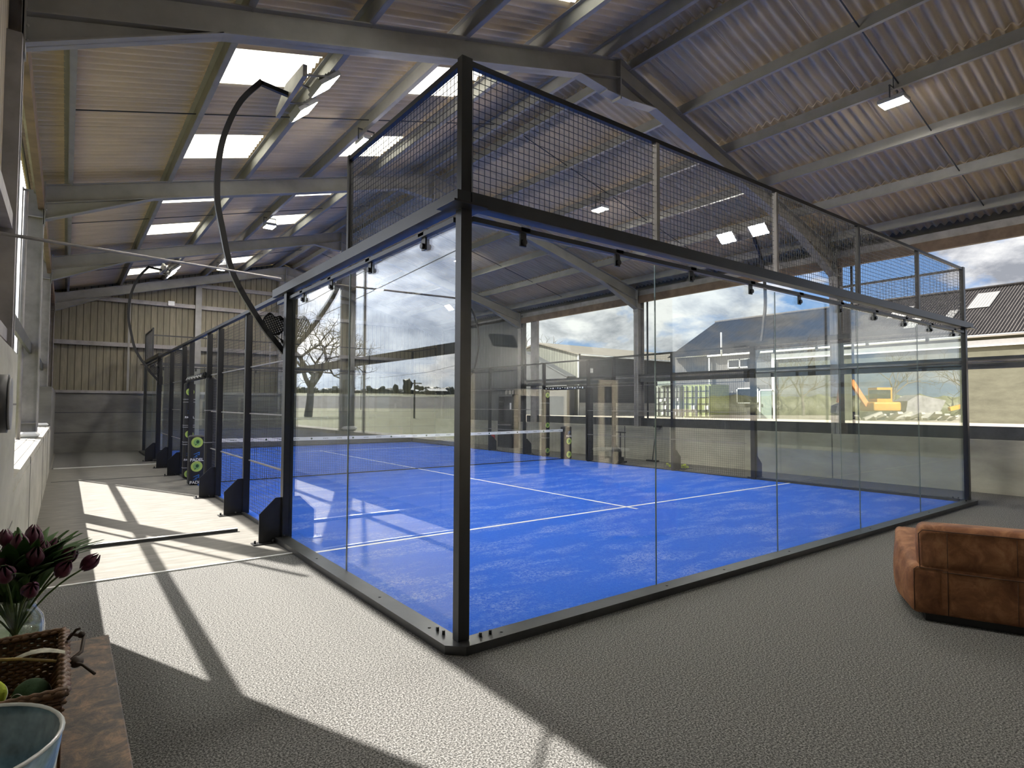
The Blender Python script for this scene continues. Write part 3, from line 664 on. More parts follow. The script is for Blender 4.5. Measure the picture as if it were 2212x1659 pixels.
# floodlight masts with racket plates
def mast(mx, my, s, d, label):
    """s: +1 when the court lies towards +x ; d: +1 fixture as on the near masts"""
    r = thing('floodlight_mast', (mx-s*.05,my,2.25), label, 'floodlight mast')
    X = lambda t: mx + s*t
    prof = [(.0,2.2),(-.12,2.34),(-.34,2.62),(-.63,3.12),(-.76,3.65),(-.82,4.02),(-.80,4.5),(-.72,4.86),(-.58,5.2),(-.36,5.5)]
    pts = []
    for i in range(len(prof)-1):
        p0 = prof[max(i-1,0)]; p1 = prof[i]; p2 = prof[i+1]; p3 = prof[min(i+2,len(prof)-1)]
        for k in range(4):
            t = k/4; q = [.5*((2*p1[j])+(-p0[j]+p2[j])*t+(2*p0[j]-5*p1[j]+4*p2[j]-p3[j])*t*t+(-p0[j]+3*p1[j]-3*p2[j]+p3[j])*t**3) for j in (0,1)]; pts.append(q)
    pts.append(prof[-1]); a = MB()
    P = []
    for i, p in enumerate(pts):
        q0, q1 = pts[max(i-1,0)], pts[min(i+1,len(pts)-1)]; tx, tz = q1[0]-q0[0], q1[1]-q0[1]; ln = math.hypot(tx,tz); nx, nz_ = -tz/ln*.03, tx/ln*.03
        P += [(X(p[0]-nx),my-.025,p[1]-nz_),(X(p[0]+nx),my-.025,p[1]+nz_),(X(p[0]+nx),my+.025,p[1]+nz_),(X(p[0]-nx),my+.025,p[1]-nz_)]
    a.add(P, [(i*4+k,i*4+(k+1)%4,(i+1)*4+(k+1)%4,(i+1)*4+k) for i in range(len(pts)-1) for k in range(4)])
    a.beam((X(-.37),my,5.48),(X(-.04),my,5.44),.05).box((X(.04),my-.04,2.16),(X(-.06),my+.04,2.4))
    a.build('curved_arm', M['black'], r)
    MB().prism([(my-.58*d,5.42),(my+.52*d,5.36),(my+.52*d,5.46),(my+.1*d,5.62),(my-.58*d,5.56)],'x',X(-.05),X(0)).build('cross_arm', M['steel'], r)
    for q in (-.48,.3):
        y = my+q*d; h = MB()
        c = Vector((X(.24),y,5.45)); ux = Vector((s*math.cos(.72),0,math.sin(.72))); un = Vector((s*math.sin(.72),0,-math.cos(.72))); uy = Vector((0,1,0))
        def blk(mb, hx, hy, a_, b_):
            P = [c+ux*i*hx+uy*j*hy+un*k for k in (a_,b_) for i, j in ((-1,-1),(1,-1),(1,1),(-1,1))]
            mb.add(P, [(0,1,2,3),(7,6,5,4),(0,4,5,1),(1,5,6,2),(2,6,7,3),(3,7,4,0)])
        blk(h, .15,.2,-.03,.02)
        for i in range(7):
            z_ = -.13+i*.043; P0 = c+ux*z_; h.add([P0+uy*.17-un*.03, P0-uy*.17-un*.03, P0-uy*.17-un*.07, P0+uy*.17-un*.07],[(0,1,2,3)])
        hd = h.build('lamp_head', M['greyprint'], r)
        e = MB(); blk(e, .13,.18,.021,.024); e.build('led_panel', M['lampbig'], hd)
        for g in (-1,1): MB().beam(c+uy*.21*g,(X(-.02),c.y+.12*g,c.z-.02),.02).build('bracket', M['greyprint'], r)
    # racket-shaped plate between arm and post
    p = MB(); cx, cz, tilt = -.165, 2.585, .45; th = .004
    def W(a_, b_, k): return (X(cx + a_*math.cos(tilt) - b_*math.sin(tilt)), my+k, cz + a_*math.sin(tilt) + b_*math.cos(tilt))
    n = 32
    def outl(t, sc):  # head outline with a bite on the upper inner side
        rx, ry = .132*sc, .138*sc; q = 1.0
        dlt = abs((t-.95+PI) % (2*PI)-PI)
        if dlt < .42: q = 1-.34*math.cos(dlt/.42*PI/2)
        return rx*math.cos(t)*q, ry*math.sin(t)*q
    for k in (-th, th):
        P = [W(*outl(2*PI*i/n,1),k) for i in range(n)] + [W(*outl(2*PI*i/n,.86),k) for i in range(n)]
        p.add(P, [(i,(i+1)%n,n+(i+1)%n,n+i) for i in range(n)])
    P = [W(*outl(2*PI*i/n,1),k) for k in (-th,th) for i in range(n)]; p.add(P, [(i,(i+1)%n,n+(i+1)%n,n+i) for i in range(n)])
    pt = .026
    for i in range(-6,7):
        for j in range(-6,7):
            a_, b_ = i*pt, j*pt; t = math.atan2(b_,a_); ox, oy = outl(t,.95)
            if math.hypot(a_,b_) > math.hypot(ox,oy): continue
            sq = [(a_-pt/2,b_-pt/2),(a_+pt/2,b_-pt/2),(a_+pt/2,b_+pt/2),(a_-pt/2,b_+pt/2)]
            for k in (-th, th):
                P = [W(*q_,k) for q_ in sq] + [W(a_+.0078*math.cos(-3*PI/4+g*PI/4), b_+.0078*math.sin(-3*PI/4+g*PI/4), k) for g in range(8)]
                p.add(P, [(0,1,6,5,4),(1,2,8,7,6),(2,3,10,9,8),(3,0,4,11,10)])
    for a_, b_, c_, d_ in ((-.06,-.10,-.005,-.20),(.06,-.10,.005,-.20),(0,-.19,.0,-.29)):
        A = Vector(W(a_,b_,0)); B = Vector(W(c_,d_,0)); p.beam(A,B,.009 if a_ else .022,.008,(0,1,0))
    p.beam(W(.09,.02,0),(X(-.02),my,2.66),.03,.008,(0,1,0))
    p.build('racket_plate', M['black'], r)
    return r
mast(0,4,1,1,'curved black floodlight mast with two lamps on the near left court post')
mast(10,4,-1,1,'curved black floodlight mast rising from the near right court post')
mast(0,16,1,-1,'curved black floodlight mast at the far left of the court')
mast(10,16,-1,-1,'curved black floodlight mast at the far right of the court')

# roof lamps
def hi_lamp(x, y, label):
    z = 6.10; r = thing('roof_floodlight', (x,y,z), label, 'ceiling light', 'floodlights hung from the barn roof')
    MB().bbox((x-.13,y-.18,z-.02),(x+.13,y+.18,z+.05),.015).build('housing', M['greyprint'], r)
    MB().box((x-.11,y-.16,z-.026),(x+.11,y+.16,z-.0205)).build('led_panel', M['lamp'], r)
    MB().beam((x-.14,y,z+.02),(x-.14,y,z+.2),.015).beam((x+.14,y,z+.02),(x+.14,y,z+.2),.015).box((x-.15,y-.01,z+.19),(x+.15,y+.01,z+.21)).tube([(x,y,z+.2),(x,y,roofz(x)-.06)],.008,6).build('hanger', M['darksteel'], r)
    return r
for (x, y, l) in ((7.47,.05,'lit floodlight under the right roof slope, nearest to the sofa'),(7.47,6.05,'lit floodlight under the right roof slope, seen through the end mesh'),(7.47,12.05,'lit floodlight under the right roof slope, hidden beside the tall corner post'),(7.47,17.95,'lit floodlight over the right far quarter of the court'),
                  (1.84,6.05,'lit floodlight by the mesh corner, against the near rooflight'),(1.84,12.05,'lit floodlight against the further rooflight on the left slope'),(1.86,17.9,'small lit floodlight at the far end, by the curved mast'),(1.84,.05,'lit floodlight above the near glass corner')):
    hi_lamp(x, y, l)

for (x, l) in ((4.85,'added unseen fill spotlight aimed at the leftmost pale framed door behind the viewer'),(6.97,'added unseen fill spotlight aimed at the wide pale framed door behind the viewer'),(9.2,'added unseen fill spotlight aimed at the narrow pale framed door behind the viewer')):
    wl = thing('added_fill_spot', (x,YB+1.3,2.9), l, 'spotlight')  # added out of view to brighten the door frames mirrored in the glass
    c = Vector((x,YB+1.3,2.9)); n_ = Vector((0,-.82,-.57)); up_ = Vector((0,-.57,.82))
    def bk_(mb, hx, hy, a_, b_):
        P = [c+Vector((i*hx,0,0))+up_*(j*hy)+n_*k for k in (a_,b_) for i, j in ((-1,-1),(1,-1),(1,1),(-1,1))]; mb.add(P, [(0,1,2,3),(7,6,5,4),(0,4,5,1),(1,5,6,2),(2,6,7,3),(3,7,4,0)]); return mb
    bk_(MB(),.3,.14,-.06,0).tube([(x,YB+1.34,2.95),(x,YB+1.34,roofz(x)-.1)],.01,6).build('housing', M['darkclad'], wl); bk_(MB(),.27,.11,.002,.006).build('led_panel', M['lampfill'], wl)
# ------------------------------------------------------------------ furniture
def softbox(mb, a, b, r, n=5, puff=0):
    """rounded cushion block"""
    c = [(p+q)/2 for p, q in zip(a, b)]; h = [abs(q-p)/2 for p, q in zip(a, b)]; r = min(r, *h)
    for ax in range(3):
        for sg in (-1, 1):
            P = []; K = 2*n
            ts = [-1 + (1-math.cos(PI*i/K)) for i in range(K+1)]
            for i in range(K+1):
                for j in range(K+1):
                    p = [0,0,0]; p[ax] = sg; p[(ax+1)%3] = ts[i]*sg; p[(ax+2)%3] = ts[j]
                    q = [p[k]*h[k] for k in range(3)]; inn = [max(-(h[k]-r), min(h[k]-r, q[k])) for k in range(3)]
                    d = Vector([q[k]-inn[k] for k in range(3)])
                    if d.length > 1e-9: d = d.normalized()*r
                    v_ = [inn[k]+d[k] for k in range(3)]
                    if puff: v_[ax] += sg*puff*(1-ts[i]**2)*(1-ts[j]**2)
                    P.append([c[k]+v_[k] for k in range(3)])
            F = [(i*(K+1)+j, (i+1)*(K+1)+j, (i+1)*(K+1)+j+1, i*(K+1)+j+1) for i in range(K) for j in range(K)]
            mb.add(P, F, True)
    return mb
sofa = thing('sofa', (3.03,-1.63,0), 'tan brown suede sofa seen from behind on grey carpet', 'sofa')
sofa.rotation_euler = (0,0,math.radians(-68.8))
def lb(mb, name, mat, parent):  # local build (vertices already local to the sofa)
    me = bpy.data.meshes.new(name); me.from_pydata(mb.v, [], mb.f); me.polygons.foreach_set('use_smooth', mb.sm); me.update(); me.materials.append(mat)
    o = bpy.data.objects.new(name, me); COL.objects.link(o); o.parent = parent; return o
SL = 2.25
lb(softbox(MB(),(.03,.0,.06),(SL-.03,.13,.42),.03), 'rear_panel', M['leather'], sofa)
bk = lb(softbox(MB(),(.02,.0,.38),(SL-.02,.24,.72),.055,6,.01), 'backrest', M['leather'], sofa)
sm_ = MB()
z0, z1 = .40, .685
sm_.tube([(.03,.001,z0),(.025,.006,z1-.03),(.05,-.004,z1),(SL-.05,-.004,z1),(SL-.03,.005,z1-.03),(SL-.03,.001,z0)],.0035,6)
lb(sm_, 'seam', M['darkleather'], bk)
st = MB()
for x in (.20,.60,1.12,1.65): st.tube([(x,-.0115,.42),(x,-.0125,.55),(x,-.008,.67)],.0022,5)
st.tube([(.17,-.001,.385),(SL-.17,-.001,.385)],.003,5)
for x in (.60,1.12,1.65): st.tube([(x,-.001,.08),(x,-.001,.38)],.002,5)
lb(st, 'stitching', M['darkleather'], bk)
for k in (0, 1):
    x0, x1 = (-.02,.20) if k == 0 else (SL-.20, SL+.02)
    a = MB(); softbox(a,(x0,.0,.055),(x1,.92,.42),.04,6,.008)
    for i in range(len(a.v)):
        x, y, z = a.v[i]
        if z > .3: z += .13*min(1,max(0,(y-.12)/.6))
        t = (z-.05)/.4; x += (-1 if k == 0 else 1)*(.015*math.sin(min(1,max(0,t))*PI) + .09*min(1,max(0,y/.5)))
        a.v[i] = (x,y,z)
    ar = lb(a, 'armrest', M['leather'], sofa)
    xs = x0+.012 if k == 0 else x1-.012; xi = x1 if k == 0 else x0
    lb(MB().tube([(xs,-.001,.08),(xs,-.001,.385),(xs+(.02 if k==0 else -.02),-.001,.405),(xi,-.001,.395),(xi,-.001,.07)],.003,5), 'seam', M['darkleather'], ar)
for k in range(2):
    lb(softbox(MB(),(.2+k*.925,.22,.30),(.2+(k+1)*.925,.93,.46),.05,5,.02), 'seat_cushion', M['leather'], sofa)
lb(MB().box((.06,.05,.0),(SL-.06,.88,.065)), 'plinth_base', M['black'], sofa)

# side table along the left wall with its objects
T = .88
tb = thing('console_table', (-2.25,-2.2,0), 'mottled rust brown console table top against the left wall', 'table')
MB().bbox((-2.415,-3.25,T-.035),(-2.02,-1.12,T),.003).build('table_top', M['rust'], tb)
MB().box((-2.40,-1.2,0),(-2.06,-1.15,T-.035)).build('leg', M['rust'], tb); MB().box((-2.40,-3.2,0),(-2.06,-3.15,T-.035)).build('leg', M['rust'], tb)
MB().box((-2.41,-3.15,T-.12),(-2.39,-1.2,T-.035)).build('rear_rail', M['rust'], tb)
vx, vy = -2.245, -1.22
vs = thing('glass_vase', (vx,vy,T), 'clear glass jar vase with water holding purple tulips', 'vase')
prof = [(.045,.0),(.062,.004),(.066,.03),(.066,.10),(.062,.125),(.047,.148),(.044,.165),(.052,.185),(.049,.185),(.041,.165),(.044,.148),(.058,.125),(.062,.10),(.062,.03),(.058,.01),(.0001,.008)]
MB().lathe(prof,(vx,vy,T),32).build('glass_body', M['clearglass'], vs)
MB().lathe([(.0001,.10),(.060,.10),(.060,.012),(.0001,.010)],(vx,vy,T),24).build('water', M['water'], vs)
rnd = random.Random(11)
def tulip(i, ang, lean, hgt, size, label):
    base = Vector((vx+.02*math.cos(ang+PI), vy+.02*math.sin(ang+PI), T+.02)); top = Vector((vx+lean*math.cos(ang), vy+lean*math.sin(ang), T+hgt))
    neck = Vector((vx+.028*math.cos(ang), vy+.028*math.sin(ang), T+.175))
    r = thing('tulip', base, label, 'flower', 'purple tulips in the vase')
    pts = []
    for k in range(9):
        t = k/8
        p = base*(1-t)**2 + neck*2*t*(1-t) + top*t*t; pts.append(p)
    MB().tube(pts,.0028,6).build('stem', M['stem'], r)
    d = (pts[-1]-pts[-2]).normalized(); d = (d+Vector((0,0,.35))).normalized(); u = d.orthogonal().normalized(); v_ = d.cross(u); fl_ = MB()
    for q in range(6):
        a = q*PI/3 + i; rad = size*(1 if q % 2 else .86); P = []; nn = 7
        for k in range(nn):
            t = k/(nn-1); R = rad*math.sin(min(1,(t*.86+.08))*PI)**.75*(1 if t < .8 else .95); w_ = .62*math.sin(PI*(.12+.86*t))
            for j in (-1,-.5,0,.5,1):
                aa = a + j*w_; P.append(top + (u*math.cos(aa)+v_*math.sin(aa))*R*(1-.06*j*j) + d*(t*size*2.5 - .1*size*j*j))
        fl_.add(P, [(k*5+j, k*5+j+1, k*5+j+6, k*5+j+5) for k in range(nn-1) for j in range(4)], True)
    fl_.build('petals', M['tulip'], r)
    for q in range(4 if i % 2 else 3):
        la = ang + rnd.uniform(-1.0,1.0); ln = rnd.uniform(.15,.25); P = []; out_ = Vector((math.cos(la),math.sin(la),0)); side = Vector((-math.sin(la),math.cos(la),0)); L0 = neck; op = rnd.uniform(.25,.65); wm_ = rnd.uniform(.017,.026)
        for k in range(9):
            t = k/8; c = L0 + out_*(ln*op*t*t+.03*t) + Vector((0,0,ln*(1.1*t-(.2+.4*op)*t*t))); wd = wm_*math.sin(PI*min(.985,.12+t*.88))**.8
            P += [c - side*wd + out_*.008, c, c + side*wd + out_*.008]
        MB().add(P, [(k*3+j, k*3+j+1, k*3+j+4, k*3+j+3) for k in range(8) for j in range(2)], True).build('leaf', M['leaf'], r)
for i in range(26):
    ang = i*2.399; ring = (i+.5)/26
    lean = .03+.145*ring; hgt = .325 - .10*ring + rnd.uniform(-.02,.02)
    tulip(i, ang, lean, hgt, rnd.uniform(.019,.0245), 'dark purple tulip with green leaf in the glass vase')
# basket
bx0, bx1, by0, by1, bz0, bz1 = -2.405, -2.135, -1.985, -1.60, T, 1.065
bs = thing('wicker_basket', ((bx0+bx1)/2,(by0+by1)/2,bz0), 'square brown wicker basket of balls on the console table', 'basket')
def rect_path(ins, z, n=26, rc=.03, wv=0, ph=0):
    pts = []; X0, X1, Y0, Y1 = bx0+ins, bx1-ins, by0+ins, by1-ins
    per = [((X0,Y0),(X1,Y0),(0,-1)),((X1,Y0),(X1,Y1),(1,0)),((X1,Y1),(X0,Y1),(0,1)),((X0,Y1),(X0,Y0),(-1,0))]; c = 0
    for (a, b, nn) in per:
        for k in range(n):
            t = k/n; o_ = wv*(1 if (c+ph) % 2 else -1); c += 1
            pts.append((a[0]+(b[0]-a[0])*t+nn[0]*o_, a[1]+(b[1]-a[1])*t+nn[1]*o_, z))
    return pts + [pts[0]]
w1 = MB(); rows = 24
for j in range(rows):
    t = j/(rows-1); w1.tube(rect_path(.035*(1-t)**1.0, bz0+.006+t*(bz1-bz0-.014), 22, wv=.0035, ph=j), .0042, 5, False)
w1.build('woven_wall', M['wicker'], bs)
w2 = MB()
for j in range(3): w2.tube(rect_path(-.002+.004*j, bz1-.004+.004*(j%2), 30, wv=.003, ph=j), .0058, 6, False)
w2.build('braided_rim', M['wicker'], bs)
w3 = MB()
for k in range(22):
    for (fx, fy) in ((bx1,None),(bx0,None),(None,by0),(None,by1)):
        t = (k+.5)/22
        if fx is not None: p = (fx, by0+(by1-by0)*t); inn = ((bx0+bx1)/2-fx); q = (fx+.035*(1 if inn > 0 else -1), p[1])
        else: p = (bx0+(bx1-bx0)*t, fy); q = (p[0], fy+.035*(1 if (by0+by1)/2 > fy else -1))
        w3.tube([(q[0],q[1],bz0),(p[0],p[1],bz1)],.003,5,False)
w3.build('stake', M['wicker'], bs)
MB().box((bx0+.035,by0+.035,bz0),(bx1-.035,by1-.035,bz0+.008)).build('woven_bottom', M['wicker'], bs)
def ball(x, y, z, r, mat, label, grp='balls in the wicker basket'):
    o = MB().ball((x,y,z),r,24).build('tennis_ball', mat, origin=(x,y,z-r)); tag(o, label, 'ball', grp)
    P = [(x+r*1.003*math.cos(t)*math.cos(.5*math.sin(2*t)), y+r*1.003*math.sin(t)*math.cos(.5*math.sin(2*t)), z+r*1.003*math.sin(.5*math.sin(2*t))) for t in [2*PI*k/40 for k in range(41)]]
    MB().tube(P,.0009,4,False).build('seam', M['whiteprint'], o); return o
ball(-2.19,-1.80,1.0,.033,M['darkball'],'worn dark green ball at the right side of the wicker basket')
ball(-2.262,-1.785,1.01,.033,M['ball'],'bright yellow ball at the left side of the wicker basket')
for (x, y) in ((-2.21,-1.85),(-2.28,-1.84),(-2.21,-1.75),(-2.29,-1.72),(-2.345,-1.76),(-2.22,-1.69)): ball(x,y,.922,.033,M['ball'],'yellow ball low in the wicker basket, under the top ones')
# twig bow and paper tag on the basket rim
tw = thing('raffia_bow', (-2.13,-1.72,1.06), 'dark twig bow with a pale papery leaf tied to the basket rim', 'ornament')
b = MB(); b.tube([(-2.135,-1.66,1.05),(-2.122,-1.68,1.075),(-2.10,-1.70,1.07),(-2.105,-1.74,1.05),(-2.13,-1.78,1.045)],.004,6).tube([(-2.12,-1.80,1.05),(-2.105,-1.84,1.055),(-2.085,-1.88,1.045)],.003,6).tube([(-2.13,-1.70,1.07),(-2.115,-1.72,1.095),(-2.11,-1.735,1.10)],.003,6); b.ball((-2.115,-1.80,1.05),.014,10,(1,1.3,.8)).ball((-2.105,-1.70,1.075),.008,8)
b.build('twig_knot', M['darkwood'], tw)
P = []
for k in range(7):
    t = k/6; c = Vector((-2.135-.085*t,-1.795+.02*t,1.075+.012*math.sin(PI*t))); wd = .014*math.sin(PI*(.1+.85*t)); P += [c+Vector((0,-wd,-.003)), c+Vector((0,0,.002)), c+Vector((0,wd,-.003))]
MB().add(P, [(k*3+j,k*3+j+1,k*3+j+4,k*3+j+3) for k in range(6) for j in range(2)], True).build('papery_leaf', M['paper'], tw)
MB().tube([(-2.15,-1.80,1.06),(-2.21,-1.785,1.075),(-2.245,-1.78,1.08)],.003,6).build('straw_stalk', M['straw'], tw)
# bowl
bc = (-2.277,-2.262,T)
bo = MB().lathe([(.05,.0),(.055,.012),(.095,.06),(.125,.14),(.140,.24),(.136,.242),(.120,.15),(.088,.072),(.05,.036),(.0001,.03)], bc, 40).build('glazed_bowl', M['glaze'], origin=bc); tag(bo, 'glossy blue grey glazed bowl at the corner of the console table', 'bowl')
MB().lathe([(.1345,.2415),(.138,.2455),(.1415,.2415),(.138,.2375),(.1345,.2415)], bc, 40).build('bowl_rim', M['paleglaze'], bo)
# wall fittings and small things
wf = thing('wall_speaker', (-2.41,-.08,1.61), 'round black unit on the near left wall', 'speaker')
MB().tube([(-2.418,-.08,1.61),(-2.345,-.08,1.61)],.125,32).build('housing', M['rubber'], wf); MB().tube([(-2.345,-.08,1.61),(-2.335,-.08,1.61)],.112,32).build('front_ring', M['greyprint'], wf)
cb_ = thing('equipment_cabinet', (11.6,15.1,0), 'tall black cabinet with a white notice at the far right wall', 'cabinet')
MB().box((11.45,14.62,0),(11.74,14.68,2.05)).box((11.45,15.5,0),(11.74,15.56,2.05)).box((11.45,14.62,1.97),(11.74,15.56,2.05)).box((11.7,14.62,0),(11.74,15.56,2.05)).box((11.45,14.62,0),(11.74,15.56,.85)).build('cabinet_body', M['darkclad'], cb_)
MB().box((11.38,14.66,.85),(11.7,15.52,.89)).build('shelf', M['steel'], cb_)
MB().box((11.69,14.75,1.45),(11.698,15.1,1.72)).build('notice', M['whiteprint'], cb_)
for i in range(3): tag(MB().lathe([(.045,0),(.05,.12),(.03,.16),(.0001,.16)],(11.6,14.75+.22*i,2.05),12).build('storage_tin', M['steel']), ['small tin on the black cabinet, nearest the opening','small tin in the middle on top of the black cabinet','small tin on the black cabinet, nearest the gable wall'][i], 'tin', 'tins on the cabinet')
fe = thing('fire_extinguisher', (11.55,15.95,0), 'red fire extinguisher on the floor beside the black cabinet', 'fire extinguisher')
MB().lathe([(.0001,0),(.08,.0),(.085,.03),(.085,.42),(.05,.5),(.03,.52),(.0001,.52)],(11.5,15.95,0),20).build('cylinder', M['redpaint'], fe)
MB().box((11.415,15.9,.15),(11.42,16.0,.36)).build('instruction_label', M['whiteprint'], fe); MB().box((11.46,15.93,.52),(11.54,15.97,.58)).tube([(11.47,15.95,.55),(11.40,15.95,.5),(11.40,15.95,.2)],.012,8).build('valve_hose', M['rubber'], fe)
br = thing('court_brush', (10.6,8.35,0), 'black court drag brush standing beyond the doorway by the mesh', 'brush')
MB().box((10.55,8.15,0),(10.68,8.55,.05)).box((10.57,8.25,.05),(10.66,8.45,.16)).build('brush_head', M['rubber'], br); MB().tube([(10.62,8.35,.05),(10.62,8.35,.86)],.02,10).build('pole', M['rubber'], br); MB().tube([(10.62,8.15,.86),(10.62,8.55,.86)],.018,10).build('handle', M['rubber'], br)
sq = thing('court_squeegee', (11.6,7.95,0), 'thin dark pole tool leaning on the right concrete wall', 'cleaning tool')
MB().tube([(11.72,7.95,1.03),(11.55,7.95,.05)],.014,8).build('pole', M['darksteel'], sq); MB().box((11.62,7.75,1.0),(11.74,7.97,1.06)).build('top_hook', M['rubber'], sq); MB().box((11.5,7.75,0),(11.6,8.15,.05)).build('blade', M['rubber'], sq)
bw = thing('wire_ball_tray', (10.55,6.3,0), 'low wire tray of yellow balls behind the right mesh fence', 'tray')
wt = MB()
for z in (.02,.09): wt.tube([(10.4,6.0,z),(10.75,6.0,z),(10.75,6.62,z),(10.4,6.62,z),(10.4,6.0,z)],.005,5)
for k in range(10): wt.tube([(10.4,6.0+.069*k,.09),(10.4,6.0+.069*k,.02),(10.75,6.0+.069*k,.02),(10.75,6.0+.069*k,.09)],.003,5)
wt.build('wire_frame', M['wire'], bw)
q = 0
for k in range(7):
    for j in range(3):
        ball(10.46+.09*j, 6.06+.083*k, .06 if (k+j)%3 else .10, .033, M['ball'], 'yellow ball in the low wire tray behind the mesh fence', 'balls in the wire tray')
st_ = thing('white_table', (6.2,-4.6,0), 'small round white table with flowers behind, reflected in the end glass', 'table')
MB().lathe([(.0001,.70),(.38,.70),(.38,.735),(.0001,.735)],(6.9,-5.2,0),32).build('table_top', M['white'], st_); MB().lathe([(.2,0),(.2,.02),(.03,.04),(.03,.70),(.0001,.70)],(6.9,-5.2,0),20).build('pedestal', M['white'], st_)
sb = MB().bbox((-2.72,8.35,1.084),(-2.46,8.58,1.17),.03).build('folded_cover', M['white']); tag(sb, 'white folded sheet on the left sill at the nearer column', 'cover')
sb = MB().bbox((-2.72,14.2,1.084),(-2.46,14.48,1.16),.03).build('folded_cover', M['white']); tag(sb, 'white folded sheet on the left sill at the further column', 'cover')
gb = MB().box((.7,YF-.14,5.16),(.9,YF-.055,5.32)).build('junction_box', M['white']); tag(gb, 'small white box on the upper rail of the gable wall', 'electrical box')

# ------------------------------------------------------------------ outside
def ground(name, pts, mat): return struct(MB().add(pts, [tuple(range(len(pts)))]).build(name, mat, base=False))
ground('ground', [(12.1,-120,.8),(160,-120,.8),(160,160,.8),(12.1,160,.8)], M['yard'])
ground('ground', [(-2.85,-150,.3),(-2.85,21.3,.3),(-2.85,600,.3),(-600,600,.2),(-600,-150,.2)], M['grass'])
ground('ground', [(-2.85,21.3,.3),(12.1,21.3,.3),(12.1,300,.3),(-2.85,300,.3)], M['grass'])
def ring(name, r0_, z0_, r1_, z1_, mat, a0=-75, a1=5, n=40):
    m = MB()
    for i in range(n+1):
        a = math.radians(a0+(a1-a0)*i/n); k0 = 1+.02*math.sin(i*.9); k1 = 1+.015*math.sin(i*.6+1)
        m.v += [(-2+r0_*k0*math.sin(a), -3+r0_*k0*math.cos(a), z0_), (-2+r1_*k1*math.sin(a), -3+r1_*k1*math.cos(a), z1_)]
    for i in range(n): m.f.append((2*i,2*i+2,2*i+3,2*i+1)); m.sm.append(True)
    return m
struct(ring('h',245,.1,320,6.3,M['plough']).build('ploughed_hillside', M['plough'], base=False))
struct(ring('h',320,6.3,440,10.6,M['grass']).build('grass_hillside', M['grass'], base=False))
def blob(mb, c, r, sc, seed, n=14, amp=.35):
    b = len(mb.v); mb.ball(c, r, n, sc); cv = Vector(c)
    for i in range(b, len(mb.v)):
        p = Vector(mb.v[i]); k = 1 + amp*noise.noise(p*(1.7/r)+Vector((seed,0,0))) + amp*.6*noise.noise(p*(5/r)+Vector((0,seed,0))); mb.v[i] = tuple(cv+(p-cv)*k)
    return mb
rt_ = random.Random(4)
def far_tree(x, y, z, h, kind, label, grp):
    r = thing('distant_tree', (x,y,z), label, 'tree', grp)
    MB().tube([(x,y,z),(x,y,z+h*.5)],h*.04,6).build('trunk', M['bark'], r)
    c = MB()
    if kind == 'cone': blob(c,(x,y,z+h*.55),h*.42,(.75,.75,1.15),x)
    else:
        for k in range(4): blob(c,(x+rt_.uniform(-.25,.25)*h,y+rt_.uniform(-.2,.2)*h,z+h*rt_.uniform(.4,.7)),h*.3,(1,1,.8),x+k,10)
    c.build('crown', M['leafgreen'], r); return r
specs = [(-166.9,344.9,9,'cone'),(-172.8,340.4,15,'cone'),(-179,336,10,''),(-184,333,8,''),(-160,350,8,''),(-153.8,354.7,9,''),(-190,328,6,''),(-196,324,7,'cone'),(-144,361,7,''),(-136,368,8,''),(-126,376,7,''),(-118,380,7,''),(-150,357,5,''),(-202,320,7,'cone'),(-208,316,8,''),(-110,386,8,'')]
names = ['round dark','tall pointed dark','bushy dark']
for i, (x, y, h, kd) in enumerate(specs):
    far_tree(x,y,9.4,h*.62,kd,'distant %s tree on the hill skyline seen reflected in the side glass' % ('pointed evergreen' if kd else 'bushy'), 'trees on the skyline')
wd = MB()
for k in range(150):
    a = math.radians(-42+34*k/149); rr_ = 412+rt_.uniform(-6,6); s_ = rt_.uniform(1.6,3.6)*(1.3 if 40 < k < 60 else 1)
    blob(wd, (-2+rr_*math.sin(a), -3+rr_*math.cos(a), 9.6), s_, (1.3,1.3,1.0), k*3.1, 8, .5)
tag(wd.build('woodland_edge', M['leafgreen']), 'low dark line of woodland along the far skyline', 'woodland', kind='stuff')
fb = thing('distant_barn', (-162,286,8.2), 'tiny white roofed barn on the far hillside', 'barn')
MB().box((-168,283,7.6),(-157,288,9.6)).build('wall', M['lightclad'], fb); MB().prism([(282.5,9.6),(285.5,11),(288.5,9.6)],'x',-168.5,-156.5).build('roof', M['white'], fb)
def bare_tree(name, base, h, spread, seed, label, grp=None, depth=5, trunk=.045, mat='bark'):
    rn = random.Random(seed); r = thing(name, base, label, 'tree', grp); tr = MB(); brn = MB()
    def grow(p, d, L, rad, lev):
        pts = [p]; q = p; dd = d
        for k in range(3):
            dd = (dd + Vector((rn.uniform(-1,1),rn.uniform(-1,1),rn.uniform(-.5,.7)))*.22).normalized(); q = q + dd*L/3; pts.append(q)
        (tr if lev == 0 else brn).tube(pts, [rad, rad*.88, rad*.78, rad*.66], 6 if lev < 2 else 4, False)
        if lev >= depth: return
        nb = 4 if lev == 0 else rn.choice((2,3,3))
        for k in range(nb):
            a = 2*PI*(k+rn.random()*.6)/nb; o = dd.orthogonal().normalized(); o2 = dd.cross(o); sd = (o*math.cos(a)+o2*math.sin(a))
            nd = (dd*(1-spread*.5)+sd*spread+Vector((0,0,.12))).normalized(); st_p = pts[rn.choice((2,3,3))]
            grow(st_p, nd, L*rn.uniform(.62,.84), rad*.6, lev+1)
    grow(Vector(base), Vector((0,0,1)), h*.27, h*trunk, 0)
    tr.build('trunk', M[mat], r); brn.build('branches', M[mat], r); return r
bare_tree('oak_tree', (-19.6,63.4,.3), 18, .85, 3, 'spreading bare oak in the meadow, seen reflected beside the mast', None, 7, .026)
